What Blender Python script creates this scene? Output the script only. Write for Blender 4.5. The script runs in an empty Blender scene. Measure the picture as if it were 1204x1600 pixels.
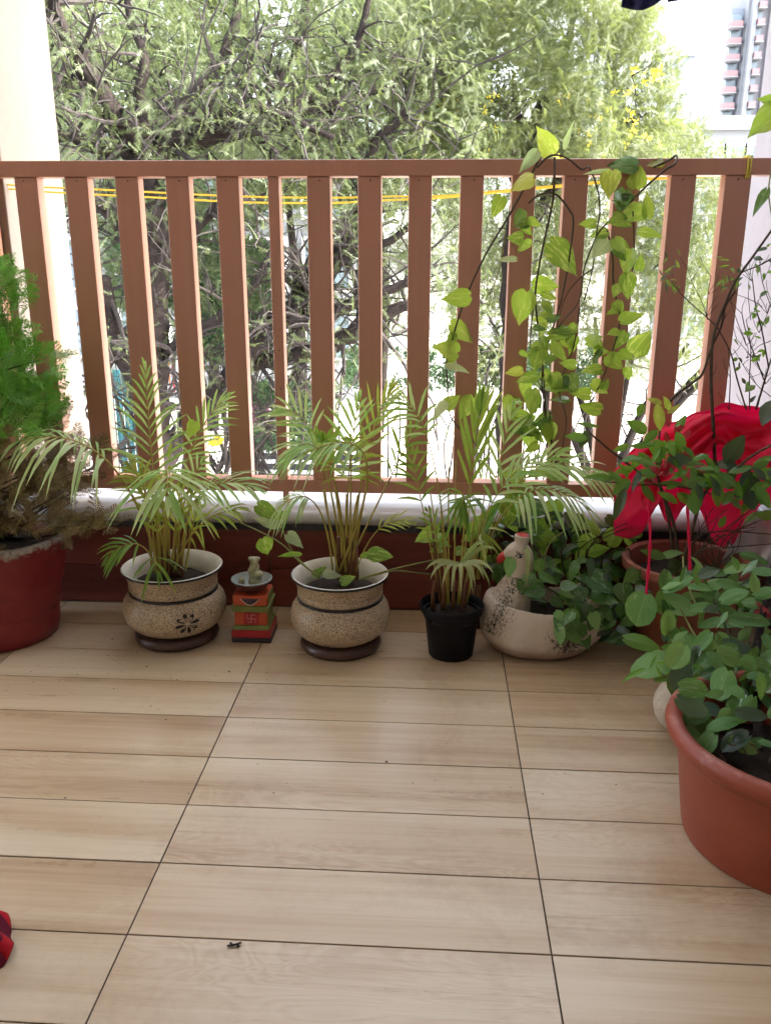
import bpy, bmesh, math, random
import numpy as np
from mathutils import Vector, Matrix, Quaternion, noise

random.seed(7)
rng = np.random.default_rng(7)
S = bpy.context.scene
COL = S.collection
R = math.radians
V = Vector

# ------------------------------------------------------------------ camera
F, PITCH, YAW, ROLL, CH, CX, CY = 1313.47, 0.28916, -0.0585, 0.00282, 0.9213, 0.4233, -1.8549
_s, _c = math.sin(YAW), math.cos(YAW)
_right = V((_c, -_s, 0)); _f0 = V((_s, _c, 0)); _z = V((0, 0, 1))
_fwd = _f0 * math.cos(PITCH) - _z * math.sin(PITCH)
_up = _f0 * math.sin(PITCH) + _z * math.cos(PITCH)
_r2 = _right * math.cos(ROLL) + _up * math.sin(ROLL)
_u2 = -_right * math.sin(ROLL) + _up * math.cos(ROLL)
cam_d = bpy.data.cameras.new('camera')
cam = bpy.data.objects.new('camera', cam_d); COL.objects.link(cam)
M = Matrix.Identity(4)
for i in range(3):
    M[i][0], M[i][1], M[i][2] = _r2[i], _u2[i], -_fwd[i]
M[0][3], M[1][3], M[2][3] = CX, CY, CH
cam.matrix_world = M
cam_d.sensor_fit = 'VERTICAL'; cam_d.sensor_height = 24.0
cam_d.lens = 24.0 * F / 1600.0
cam_d.clip_start = 0.02; cam_d.clip_end = 500
S.camera = cam
EYE = V((CX, CY, CH))


def ray(px, py):
    u, v = px - 602.0, py - 800.0
    return (_r2 * (u / F) - _u2 * (v / F) + _fwd)


def at(px, py, Y):
    """the point of the plane y = Y seen at photograph pixel (px, py)"""
    d = ray(px, py)
    return EYE + d * ((Y - CY) / d.y)


def on_floor(px, py, z=0.0):
    d = ray(px, py)
    return EYE + d * ((z - CH) / d.z)


def mpp(P):
    """metres per photograph pixel at the point P"""
    return (P - EYE).dot(_fwd) / F


# ------------------------------------------------------------------ light
SUN_DIR = V((0.78, 0.0, 0.62)).normalized()
w = bpy.data.worlds.new('World'); S.world = w; w.use_nodes = True
nt = w.node_tree
bg = nt.nodes['Background']
sky = nt.nodes.new('ShaderNodeTexSky'); sky.sky_type = 'NISHITA'; sky.sun_disc = False
sky.sun_elevation = math.asin(SUN_DIR.z)
sky.sun_rotation = math.atan2(SUN_DIR.x, SUN_DIR.y)
sky.dust_density = 3.0; sky.air_density = 1.0; sky.ozone_density = 1.0
hs = nt.nodes.new('ShaderNodeHueSaturation'); hs.inputs['Saturation'].default_value = .38   # milky white hazy sky
nt.links.new(sky.outputs['Color'], hs.inputs['Color']); nt.links.new(hs.outputs['Color'], bg.inputs['Color'])
bg.inputs['Strength'].default_value = 0.14
sun_d = bpy.data.lights.new('sun', 'SUN'); sun_d.energy = 2.0; sun_d.angle = R(0.6); sun_d.color = (1, .95, .87)
sun = bpy.data.objects.new('sun', sun_d); COL.objects.link(sun)
sun.rotation_euler = SUN_DIR.to_track_quat('Z', 'Y').to_euler()
S.view_settings.view_transform = 'Standard'
S.view_settings.look = 'None'
S.view_settings.exposure = 3.62
S.view_settings.gamma = 1.0
S.render.engine = 'CYCLES'
S.cycles.use_denoising = True
S.cycles.max_bounces = 8
S.cycles.diffuse_bounces = 4
S.cycles.transparent_max_bounces = 12
S.cycles.caustics_reflective = False
S.cycles.caustics_refractive = False


# ------------------------------------------------------------------ materials
class NT:
    def __init__(s, name):
        s.m = bpy.data.materials.new(name); s.m.use_nodes = True
        s.t = s.m.node_tree; s.b = s.t.nodes['Principled BSDF']; s.out = s.t.nodes['Material Output']

    def n(s, typ, **kw):
        x = s.t.nodes.new(typ)
        for k, v in kw.items():
            if k.startswith('i_'):
                x.inputs[k[2:].replace('_', ' ')].default_value = v
            else:
                setattr(x, k, v)
        return x

    def l(s, a, b): s.t.links.new(a, b)

    def coord(s, scale=(1, 1, 1), rand=0.0):
        tc = s.n('ShaderNodeTexCoord'); mp = s.n('ShaderNodeMapping'); mp.inputs['Scale'].default_value = scale
        s.l(tc.outputs['Object'], mp.inputs['Vector'])
        if rand:
            oi = s.n('ShaderNodeObjectInfo'); mu = s.n('ShaderNodeMath', operation='MULTIPLY'); mu.inputs[1].default_value = rand
            s.l(oi.outputs['Random'], mu.inputs[0]); s.l(mu.outputs[0], mp.inputs['Location'])
        return mp.outputs['Vector']

    def noise(s, vec, scale, detail=4, rough=.6, dist=0):
        x = s.n('ShaderNodeTexNoise'); x.inputs['Scale'].default_value = scale; x.inputs['Detail'].default_value = detail
        x.inputs['Roughness'].default_value = rough; x.inputs['Distortion'].default_value = dist
        s.l(vec, x.inputs['Vector']); return x.outputs['Fac']

    def ramp(s, fac, stops):
        x = s.n('ShaderNodeValToRGB'); e = x.color_ramp.elements
        while len(e) < len(stops): e.new(.5)
        for k, (p, c) in enumerate(stops):
            e[k].position = p; e[k].color = (c[0], c[1], c[2], 1)
        s.l(fac, x.inputs['Fac']); return x.outputs['Color']

    def mix(s, fac, a, b, mode='MIX'):
        x = s.n('ShaderNodeMix', data_type='RGBA', blend_type=mode)
        for sock, v in ((x.inputs[0], fac), (x.inputs[6], a), (x.inputs[7], b)):
            if isinstance(v, (int, float)): sock.default_value = v
            elif isinstance(v, tuple): sock.default_value = (v[0], v[1], v[2], 1)
            else: s.l(v, sock)
        return x.outputs[2]

    def math(s, op, a, b=0.0):
        x = s.n('ShaderNodeMath', operation=op)
        for sock, v in ((x.inputs[0], a), (x.inputs[1], b)):
            if isinstance(v, (int, float)): sock.default_value = v
            else: s.l(v, sock)
        return x.outputs[0]

    def bump(s, h, strength=.2, dist=.01):
        x = s.n('ShaderNodeBump'); x.inputs['Strength'].default_value = strength; x.inputs['Distance'].default_value = dist
        s.l(h, x.inputs['Height']); s.l(x.outputs['Normal'], s.b.inputs['Normal'])

    def fin(s, color, rough=.6, spec=.5, metal=0):
        if isinstance(color, tuple): s.b.inputs['Base Color'].default_value = (*color, 1)
        else: s.l(color, s.b.inputs['Base Color'])
        if isinstance(rough, (int, float)): s.b.inputs['Roughness'].default_value = rough
        else: s.l(rough, s.b.inputs['Roughness'])
        s.b.inputs['Specular IOR Level'].default_value = spec
        s.b.inputs['Metallic'].default_value = metal
        return s.m

    def translucent(s, color, fac=.4):
        tr = s.n('ShaderNodeBsdfTranslucent'); mx = s.n('ShaderNodeMixShader'); mx.inputs[0].default_value = fac
        if isinstance(color, tuple): tr.inputs['Color'].default_value = (*color, 1)
        else: s.l(color, tr.inputs['Color'])
        s.l(s.b.outputs[0], mx.inputs[1]); s.l(tr.outputs[0], mx.inputs[2]); s.l(mx.outputs[0], s.out.inputs['Surface'])


def m_mottled(name, c1, c2, scale=6, rough=.6, bump=.15, spec=.5, fine=60, dist=.004):
    t = NT(name); v = t.coord(rand=37)
    a = t.noise(v, scale, 6, .65); b = t.noise(v, fine, 4, .7)
    f = t.math('ADD', t.math('MULTIPLY', a, .7), t.math('MULTIPLY', b, .3))
    col = t.ramp(f, [(.32, c1), (.68, c2)])
    t.bump(b, bump, dist)
    return t.fin(col, rough, spec)


def m_wood(name, cols, rough, bump, seed=0):
    """wood print: broad soft cross bands, long grain streaks, a few cathedral figures"""
    t = NT(name)
    broad = t.noise(t.coord((.55, 5.5, 5.5), rand=53), 1.0, 3, .5, .8)
    grain = t.noise(t.coord((1.3, 30, 30), rand=91), 1.0, 6, .62, .35)
    fine = t.noise(t.coord((4.5, 210, 210), rand=17), 1.0, 3, .6)
    knots = t.noise(t.coord((2.2, 9, 9), rand=29), 1.0, 2, .5, 3.0)
    rings = t.math('ABSOLUTE', t.math('SUBTRACT', t.math('FRACT', t.math('MULTIPLY', knots, 9.0)), .5))
    mask = t.ramp(t.noise(t.coord((.8, 3.5, 3.5), rand=71), 1.0, 2, .5), [(.50, (0, 0, 0)), (.62, (1, 1, 1))])
    f = t.math('ADD', t.math('ADD', t.math('MULTIPLY', broad, .50), t.math('MULTIPLY', grain, .32)),
               t.math('ADD', t.math('MULTIPLY', fine, .12), t.math('MULTIPLY', t.math('MULTIPLY', rings, mask), .16)))
    col = t.ramp(f, [(.30, cols[0]), (.44, cols[1]), (.54, cols[2]), (.70, cols[3])])
    streak = t.ramp(t.noise(t.coord((2.0, 95, 95), rand=37), 1.0, 3, .6), [(.60, (1, 1, 1)), (.70, (.74, .70, .66))])
    col = t.mix(t.math('MULTIPLY', mask, .7), col, streak, 'MULTIPLY')
    oi = t.n('ShaderNodeObjectInfo')
    tint = t.ramp(oi.outputs['Random'], [(0, (.965, .95, .93)), (.5, (1, 1, 1)), (1, (.99, .97, .94))])
    col = t.mix(1.0, col, tint, 'MULTIPLY')
    # scuffs, dried water marks and trodden soil, laid out over the whole floor
    gp = t.n('ShaderNodeNewGeometry'); stn = t.noise(gp.outputs['Position'], 3.2, 8, .68, .6); sp2 = t.noise(gp.outputs['Position'], 55, 4, .7)
    dirt = t.ramp(t.math('ADD', t.math('MULTIPLY', stn, .75), t.math('MULTIPLY', sp2, .25)), [(.50, (1, 1, 1)), (.66, (.80, .76, .72))])
    col = t.mix(.8, col, dirt, 'MULTIPLY')
    r = t.math('ADD', t.math('ADD', t.math('MULTIPLY', grain, .16), t.math('MULTIPLY', stn, .16)), rough - .06)
    t.bump(t.math('ADD', fine, grain), bump, .002)
    return t.fin(col, r, .45)


def m_leaf(name, dark, mid, light, trans=.4, varieg=0.0, vcol=(.6, .6, .25), rough=.38, veins=True, tip=None, tcol=None):
    """leaf-local coordinates: x across, y from base (0) to tip (1)"""
    t = NT(name)
    tc = t.n('ShaderNodeTexCoord'); sp = t.n('ShaderNodeSeparateXYZ'); t.l(tc.outputs['Object'], sp.inputs[0])
    oi = t.n('ShaderNodeObjectInfo')
    col = t.ramp(oi.outputs['Random'], [(0, dark), (.5, mid), (1, light)])
    v = t.coord((1, 1, 1), rand=63)
    n1 = t.noise(v, 4, 4, .6)
    col = t.mix(t.math('MULTIPLY', n1, .45), col, t.mix(1.0, col, (.55, .7, .5), 'MULTIPLY'))
    ax = t.math('ABSOLUTE', sp.outputs['X'])
    if varieg:
        vv = t.coord((9, 2.2, 2), rand=41)
        n2 = t.noise(vv, 1.2, 5, .6, .4)
        k = t.ramp(n2, [(.62 - varieg * .2, (0, 0, 0)), (.68 - varieg * .2, (1, 1, 1))])
        col = t.mix(t.math('MULTIPLY', k, .75), col, vcol)
    if veins:
        s_ = t.math('FRACT', t.math('MULTIPLY', t.math('SUBTRACT', sp.outputs['Y'], t.math('MULTIPLY', ax, .9)), 7.0))
        k = t.math('LESS_THAN', s_, .13)
        mid_ = t.math('LESS_THAN', ax, .022)
        col = t.mix(t.math('MULTIPLY', t.math('MAXIMUM', t.math('MULTIPLY', k, .09), t.math('MULTIPLY', mid_, .4)), 1.0), col, vcol)
        t.bump(t.math('SUBTRACT', s_, t.math('MULTIPLY', mid_, .6)), .18, .02)
    if tip:
        k = t.ramp(sp.outputs['Y'], [(.55, (0, 0, 0)), (1, (1, 1, 1))])
        col = t.mix(t.math('MULTIPLY', k, .6), col, tip)
    t.fin(col, rough, .7)
    t.translucent(t.mix(.5, col, tcol or (.45, .62, .06), 'MIX'), trans)
    return t.m


def m_frond(name, dark, mid, light, trans=.3, tcol=(.45, .6, .08), rough=.36):
    t = NT(name)
    g = t.n('ShaderNodeNewGeometry')
    v = t.coord((1, 1, 1), rand=63)
    n1 = t.noise(v, 30, 3, .6)
    at_ = t.n('ShaderNodeAttribute', attribute_name='var')
    f = t.math('ADD', t.math('MULTIPLY', at_.outputs['Fac'], .75), t.math('MULTIPLY', n1, .25))
    col = t.ramp(f, [(.1, dark), (.5, mid), (.85, light), (1.0, (light[0] * .95, light[1] * .78, light[2] * .55))])
    t.fin(col, rough, .5)
    t.translucent(t.mix(.5, col, tcol), trans)
    return t.m


MAT = {}
MAT['tile'] = m_wood('floor tile wood print', [(.335, .218, .12), (.47, .348, .222), (.55, .443, .308), (.625, .535, .405)], .21, .03)
MAT['wall_tile'] = m_wood('wall tile red wood print', [(.085, .014, .012), (.165, .034, .026), (.215, .052, .038), (.26, .075, .055)], .36, .06)
MAT['grout'] = m_mottled('dark grout', (.03, .022, .018), (.06, .045, .035), 40, .9)
def m_rail():
    t = NT('brown rail paint')
    g = t.noise(t.coord((55, 55, 1.6), rand=7), 1.0, 3, .55); b = t.noise(t.coord(rand=3), 2.2, 1, .4)
    col = t.mix(t.math('MULTIPLY', g, .9), (.44, .192, .122), (.54, .250, .166))
    col = t.mix(t.math('MULTIPLY', b, .35), col, (.43, .20, .125))
    return t.fin(col, .29, .8)
MAT['rail'] = m_rail()
MAT['plaster'] = m_mottled('cream plaster', (.225, .192, .160), (.27, .233, .195), 3, .75, .12, .3, 40, .003)
MAT['plaster_shaded'] = m_mottled('lavender shaded plaster', (.28, .265, .295), (.33, .315, .345), 3, .75, .12, .3, 40, .003)  # lavender cast of the shaded wall is put into the plaster colour
MAT['ceil'] = m_mottled('white ceiling paint', (.72, .70, .67), (.78, .76, .73), 2, .8, .05)
MAT['inner'] = m_mottled('inner wall paint', (.50, .43, .36), (.58, .50, .43), 2, .8, .05)
MAT['strip_dark'] = m_mottled('near black strip', (.012, .012, .016), (.03, .03, .036), 60, .3, .02)
MAT['soil'] = m_mottled('potting soil', (.012, .009, .007), (.05, .036, .026), 40, .95, .8, .2, 160, .01)
MAT['black_plastic'] = m_mottled('black plastic', (.004, .004, .006), (.008, .007, .010), 12, .5, .04, .2)
MAT['bark'] = m_mottled('dark bark', (.013, .010, .010), (.045, .034, .030), 9, .95, .8, .2, 40, .03)
MAT['twig'] = m_mottled('grey twigs', (.013, .010, .010), (.052, .041, .037), 9, .95, .3)
MAT['vine_stem'] = m_mottled('brown vine stem', (.035, .022, .012), (.09, .065, .03), 30, .7, .3)
MAT['green_stem'] = m_mottled('green stem', (.14, .17, .035), (.26, .27, .07), 30, .5, .1)
MAT['palm_stem'] = m_mottled('yellow palm stem', (.30, .26, .045), (.46, .38, .09), 18, .45, .1)
MAT['red_stem'] = m_mottled('reddish stem', (.10, .035, .02), (.22, .10, .04), 18, .6, .1)
MAT['ground'] = m_mottled('pale concrete yard', (.36, .33, .29), (.52, .49, .44), .35, .95, .2, .2, 4)
MAT['teal'] = m_mottled('teal sheet', (.02, .13, .15), (.035, .18, .20), 1.5, .5, .05)
MAT['white_paint'] = m_mottled('white paint', (.74, .73, .70), (.82, .81, .79), 3, .6, .05)
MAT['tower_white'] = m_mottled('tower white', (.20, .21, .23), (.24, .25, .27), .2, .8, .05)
MAT['tower_grey_hazed'] = m_mottled('tower blue grey with haze', (.22, .25, .30), (.26, .30, .35), .3, .7, .05)  # distance haze is put into this grey as a lighter tone
MAT['tower_red_hazed'] = m_mottled('tower red with haze', (.26, .15, .16), (.30, .18, .185), .5, .8, .05)  # balcony red paled in the colour to stand for haze
MAT['window'] = m_mottled('window glass with haze', (.15, .20, .24), (.22, .28, .32), .5, .15, .0)  # glass lightened for haze over the tower, put into its colour
MAT['dark'] = m_mottled('dark metal', (.02, .02, .025), (.05, .05, .055), 4, .5, .05)
MAT['pink'] = m_mottled('pink flowers', (.55, .16, .33), (.70, .30, .45), 5, .8)
MAT['navy'] = m_mottled('navy fabric', (.006, .007, .045), (.014, .016, .09), 60, .9, .4)
MAT['yellow'] = m_mottled('yellow leaf', (.65, .42, .02), (.75, .52, .05), 5, .7)
MAT['orange'] = m_mottled('orange cloth', (.55, .14, .04), (.65, .22, .06), 5, .7)
MAT['tarp'] = m_mottled('white tarp', (.62, .63, .62), (.74, .75, .74), 1.2, .6, .2)


def m_sill():
    t = NT('white marble sill'); v = t.coord()
    a = t.noise(v, 5, 7, .7, 1.5); b = t.noise(v, 160, 3, .7)
    tc = t.n('ShaderNodeTexCoord'); sp = t.n('ShaderNodeSeparateXYZ'); t.l(tc.outputs['Object'], sp.inputs[0])
    col = t.ramp(a, [(.3, (.46, .47, .50)), (.6, (.58, .58, .60))])
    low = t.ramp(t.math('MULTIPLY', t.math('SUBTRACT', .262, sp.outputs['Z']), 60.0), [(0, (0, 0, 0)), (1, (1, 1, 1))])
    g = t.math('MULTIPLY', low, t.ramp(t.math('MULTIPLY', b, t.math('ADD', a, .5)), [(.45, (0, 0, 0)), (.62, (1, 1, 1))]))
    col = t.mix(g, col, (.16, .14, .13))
    return t.fin(col, .28, .5)
MAT['sill'] = m_sill()


def m_speckle(name, base, base2, dots, dens, rough=.35, lowdark=None):
    t = NT(name); v = t.coord()
    n1 = t.noise(v, 620, 2, .6); n2 = t.noise(v, 9, 4, .6); n3 = t.noise(v, 330, 2, .5)
    col = t.ramp(n2, [(.35, base), (.65, base2)])
    k = t.ramp(t.math('ADD', t.math('MULTIPLY', n1, .6), t.math('MULTIPLY', n3, .4)), [(dens - .03, (1, 1, 1)), (dens + .03, (0, 0, 0))])
    col = t.mix(k, col, dots)
    t.bump(n1, .15, .002)
    return t.fin(col, rough, .5)
MAT['speckle'] = m_speckle('speckled stone glaze', (.48, .37, .245), (.60, .49, .345), (.06, .03, .018), .465)
MAT['speckle_dark'] = m_speckle('dark speckled glaze', (.07, .035, .026), (.11, .058, .04), (.02, .01, .01), .47, .3)
MAT['glaze_white'] = m_mottled('white inner glaze', (.58, .56, .49), (.70, .68, .60), 7, .25, .05)
MAT['glaze_black'] = m_mottled('black band glaze', (.008, .007, .009), (.014, .012, .014), 7, .3, .02)


def m_terracotta(name, c1, c2, crust=None, z0=0, rough=.55):
    t = NT(name); v = t.coord()
    a = t.noise(v, 7, 6, .65); b = t.noise(v, 90, 4, .7)
    col = t.ramp(a, [(.3, c1), (.7, c2)])
    t.bump(b, .2, .003)
    if crust:
        tc = t.n('ShaderNodeTexCoord'); sp = t.n('ShaderNodeSeparateXYZ'); t.l(tc.outputs['Object'], sp.inputs[0])
        h = t.math('ADD', t.math('MULTIPLY', t.math('SUBTRACT', sp.outputs['Z'], z0), 22.0), t.math('MULTIPLY', t.math('SUBTRACT', t.noise(v, 26, 6, .75), .5), 3.2))
        k = t.ramp(h, [(.35, (0, 0, 0)), (.75, (1, 1, 1))])
        cc = t.ramp(b, [(.35, crust[0]), (.65, crust[1])])
        col = t.mix(k, col, cc)
    return t.fin(col, rough, .4)
MAT['red_pot'] = m_terracotta('red weathered pot', (.16, .012, .016), (.26, .028, .03), ((.22, .19, .16), (.45, .41, .36)), .232, .45)
MAT['big_pot'] = m_terracotta('terracotta plastic', (.22, .042, .022), (.28, .062, .032), ((.28, .095, .06), (.36, .15, .11)), .185, .48)
MAT['back_pot'] = m_terracotta('old terracotta', (.26, .08, .05), (.36, .13, .09), None, 0, .5)
MAT['swan_in'] = m_terracotta('clay inside', (.10, .045, .025), (.16, .08, .045))


def m_swan():
    t = NT('cream painted clay with black strokes'); v = t.coord()
    tc = t.n('ShaderNodeTexCoord'); sp = t.n('ShaderNodeSeparateXYZ'); t.l(tc.outputs['Object'], sp.inputs[0])
    X, Z = sp.outputs['X'], sp.outputs['Z']
    a = t.noise(v, 12, 6, .65); cr = t.n('ShaderNodeTexVoronoi', feature='DISTANCE_TO_EDGE'); cr.inputs['Scale'].default_value = 34
    t.l(v, cr.inputs['Vector'])
    col = t.ramp(a, [(.3, (.52, .44, .36)), (.65, (.66, .58, .49))])
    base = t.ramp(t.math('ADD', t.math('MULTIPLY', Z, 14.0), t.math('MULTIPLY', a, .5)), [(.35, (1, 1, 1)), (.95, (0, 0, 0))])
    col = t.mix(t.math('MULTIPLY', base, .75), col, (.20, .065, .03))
    # brushed strokes: band on the breast and patch on the wing
    st = t.noise(t.coord((240, 240, 120)), 1.0, 2, .5, 1.0)
    st2 = t.noise(v, 300, 2, .6, 2.0)
    inkf = t.math('ADD', t.math('MULTIPLY', st, .5), t.math('MULTIPLY', st2, .5))
    d1 = t.math('ABSOLUTE', t.math('SUBTRACT', X, t.math('SUBTRACT', t.math('MULTIPLY', Z, .45), .155)))
    band = t.math('MULTIPLY', t.math('LESS_THAN', d1, .05), t.math('MULTIPLY', t.math('GREATER_THAN', Z, .062), t.math('LESS_THAN', Z, .20)))
    dx = t.math('DIVIDE', t.math('SUBTRACT', X, .062), .047); dz = t.math('DIVIDE', t.math('SUBTRACT', Z, .066), .040)
    rr = t.math('ADD', t.math('MULTIPLY', dx, dx), t.math('MULTIPLY', dz, dz))
    k1 = t.math('GREATER_THAN', inkf, t.math('ADD', .47, t.math('MULTIPLY', rr, .085)))
    k2 = t.math('MULTIPLY', t.math('GREATER_THAN', inkf, t.math('ADD', .49, t.math('MULTIPLY', d1, 3.4))), band)
    k = t.math('MAXIMUM', k1, k2)
    col = t.mix(k, col, (.012, .010, .010))
    t.bump(t.math('ADD', t.math('MULTIPLY', t.math('MINIMUM', cr.outputs['Distance'], .1), 4.0), a), .35, .002)
    return t.fin(col, .5, .4)
MAT['swan'] = m_swan()
MAT['crackle'] = m_mottled('crackled cream clay', (.40, .33, .25), (.58, .50, .40), 30, .6, .9, .4, 55, .006)
MAT['beak'] = m_mottled('red paint', (.50, .02, .015), (.60, .035, .02), 30, .4, .02)
MAT['ink'] = m_mottled('black ink', (.008, .008, .01), (.012, .012, .014), 30, .6, .02)
MAT['eye_white'] = m_mottled('eye white', (.55, .50, .46), (.62, .57, .52), 30, .6, .02)
MAT['altar_orange'] = m_mottled('orange tile paint', (.46, .06, .022), (.58, .11, .035), 25, .4, .1)
MAT['altar_red'] = m_mottled('red tile paint', (.36, .012, .02), (.44, .025, .03), 25, .4, .1)
MAT['altar_green'] = m_mottled('olive green paint', (.12, .16, .03), (.24, .28, .08), 25, .5, .1)
MAT['altar_dark'] = m_mottled('dark base paint', (.02, .015, .03), (.04, .03, .045), 25, .5, .1)
MAT['altar_line'] = m_mottled('pale pink line', (.70, .45, .40), (.78, .55, .48), 25, .5, .1)
MAT['bowl'] = m_mottled('brown bowl', (.07, .02, .02), (.11, .035, .03), 25, .35, .1)
MAT['bowl_rim'] = m_mottled('grey green rim', (.20, .24, .23), (.30, .34, .32), 25, .4, .1)
MAT['stone_fig'] = m_mottled('mossy white stone', (.10, .10, .02), (.60, .58, .42), 60, .6, .4, .4, 110, .004)


def m_cloth(name, c1, c2, tc, tr, weave=900):
    t = NT(name); v = t.coord()
    a = t.noise(v, 5, 4, .6); b = t.noise(v, weave, 2, .6)
    col = t.mix(t.math('MULTIPLY', b, .2), t.ramp(a, [(.3, c1), (.7, c2)]), (.9, c2[1] + .25, c2[2] + .2))
    t.bump(b, .2, .001)
    t.fin(col, .65, .3); t.translucent(tc, tr)
    return t.m
MAT['red_cloth'] = m_cloth('thin red cloth', (.78, .016, .085), (.86, .035, .14), (1.0, .07, .32), .58)


MAT['rope'] = m_cloth('yellow nylon rope', (.82, .68, .10), (.88, .78, .20), (.9, .8, .2), .4, 300)


def m_plaid():
    t = NT('red and black plaid'); v = t.coord()
    sp = t.n('ShaderNodeSeparateXYZ'); t.l(v, sp.inputs[0])
    fx = t.math('FRACT', t.math('MULTIPLY', sp.outputs['Y'], 17.0)); fz = t.math('FRACT', t.math('MULTIPLY', sp.outputs['Z'], 17.0))
    kx = t.math('MULTIPLY', t.math('GREATER_THAN', fx, .5), .5); kz = t.math('MULTIPLY', t.math('GREATER_THAN', fz, .5), .5)
    col = t.ramp(t.math('ADD', kx, kz), [(0, (.42, .01, .02)), (.5, (.12, .008, .025)), (1, (.008, .006, .02))])
    t.bump(t.noise(v, 900, 2), .2, .001)
    return t.fin(col, .85, .2)
MAT['plaid'] = m_plaid()

MAT['pothos'] = m_leaf('pothos leaf', (.10, .24, .025), (.19, .38, .035), (.34, .52, .06), .50, .45, (.50, .58, .16), .34)
MAT['pothos_dark'] = m_leaf('dark pothos leaf', (.018, .085, .022), (.045, .17, .035), (.11, .27, .06), .28, .35, (.24, .36, .18), .25)
MAT['pothos_pale'] = m_leaf('pale leaf underside', (.34, .42, .28), (.45, .52, .36), (.55, .60, .42), .4, .2, (.6, .65, .45), .45)
MAT['pothos_yellow'] = m_leaf('yellowing leaf', (.35, .38, .04), (.46, .46, .06), (.50, .44, .10), .5, .4, (.62, .62, .2), .4)
MAT['shrub'] = m_leaf('shrub leaf', (.05, .20, .022), (.10, .33, .03), (.20, .46, .045), .42, 0, (.25, .40, .10), .27)
MAT['shrub_dark'] = m_leaf('dark glossy leaf', (.018, .05, .028), (.03, .075, .04), (.06, .12, .06), .15, 0, (.10, .16, .10), .3)
MAT['mint'] = m_leaf('felted thick leaf', (.06, .20, .045), (.13, .32, .075), (.25, .43, .14), .30, .12, (.30, .38, .18), .6)
MAT['palm'] = m_frond('palm leaflet', (.17, .34, .06), (.32, .56, .16), (.58, .74, .36), .44, (.45, .68, .12), .30)
MAT['palm_green'] = m_frond('fresh palm leaflet', (.07, .19, .025), (.16, .32, .04), (.32, .45, .06), .42)
MAT['palm_yellow'] = m_frond('yellowing palm leaflet', (.26, .36, .05), (.42, .50, .09), (.56, .56, .14), .4)
MAT['spider'] = m_frond('striped strap leaf', (.20, .30, .08), (.36, .44, .17), (.55, .58, .32), .35)
MAT['thuja'] = m_frond('thuja green', (.05, .16, .02), (.12, .30, .04), (.24, .44, .09), .3, (.2, .6, .03), .5)
MAT['thuja_dry'] = m_frond('thuja dry brown', (.08, .055, .02), (.20, .145, .06), (.34, .27, .13), .2, (.4, .3, .1), .7)
MAT['acacia'] = m_frond('acacia leaf', (.036, .054, .018), (.080, .106, .040), (.155, .18, .085), .38, (.24, .30, .10), .5)
MAT['acacia_light'] = m_frond('light acacia leaf', (.042, .062, .020), (.082, .106, .034), (.145, .165, .060), .36, (.26, .31, .08), .5)
MAT['hedge'] = m_frond('hedge leaf', (.03, .07, .035), (.055, .11, .05), (.09, .16, .065), .25, (.2, .35, .08), .5)
MAT['blossom'] = m_frond('yellow blossom', (.5, .42, .02), (.62, .52, .04), (.7, .6, .1), .3, (.7, .6, .05), .6)


MAT['bract'] = m_leaf('crimson bract', (.38, .012, .025), (.50, .03, .05), (.62, .12, .14), .35, 0, (.7, .3, .3), .5, tcol=(.7, .05, .05))
MAT['thuja_leaf'] = m_leaf('dry brown leaf', (.10, .045, .02), (.16, .07, .03), (.22, .10, .05), .2, 0, (.3, .2, .1), .7, tcol=(.3, .15, .05))
MAT['yleaf'] = m_leaf('bright yellow leaf', (.62, .42, .02), (.68, .46, .03), (.74, .50, .05), .4, 0, (.8, .6, .1), .5, tcol=(.8, .6, .05))
MAT['pinkf'] = m_frond('pink petals', (.45, .12, .28), (.6, .22, .4), (.7, .35, .5), .3, (.7, .3, .45), .6)


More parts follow.
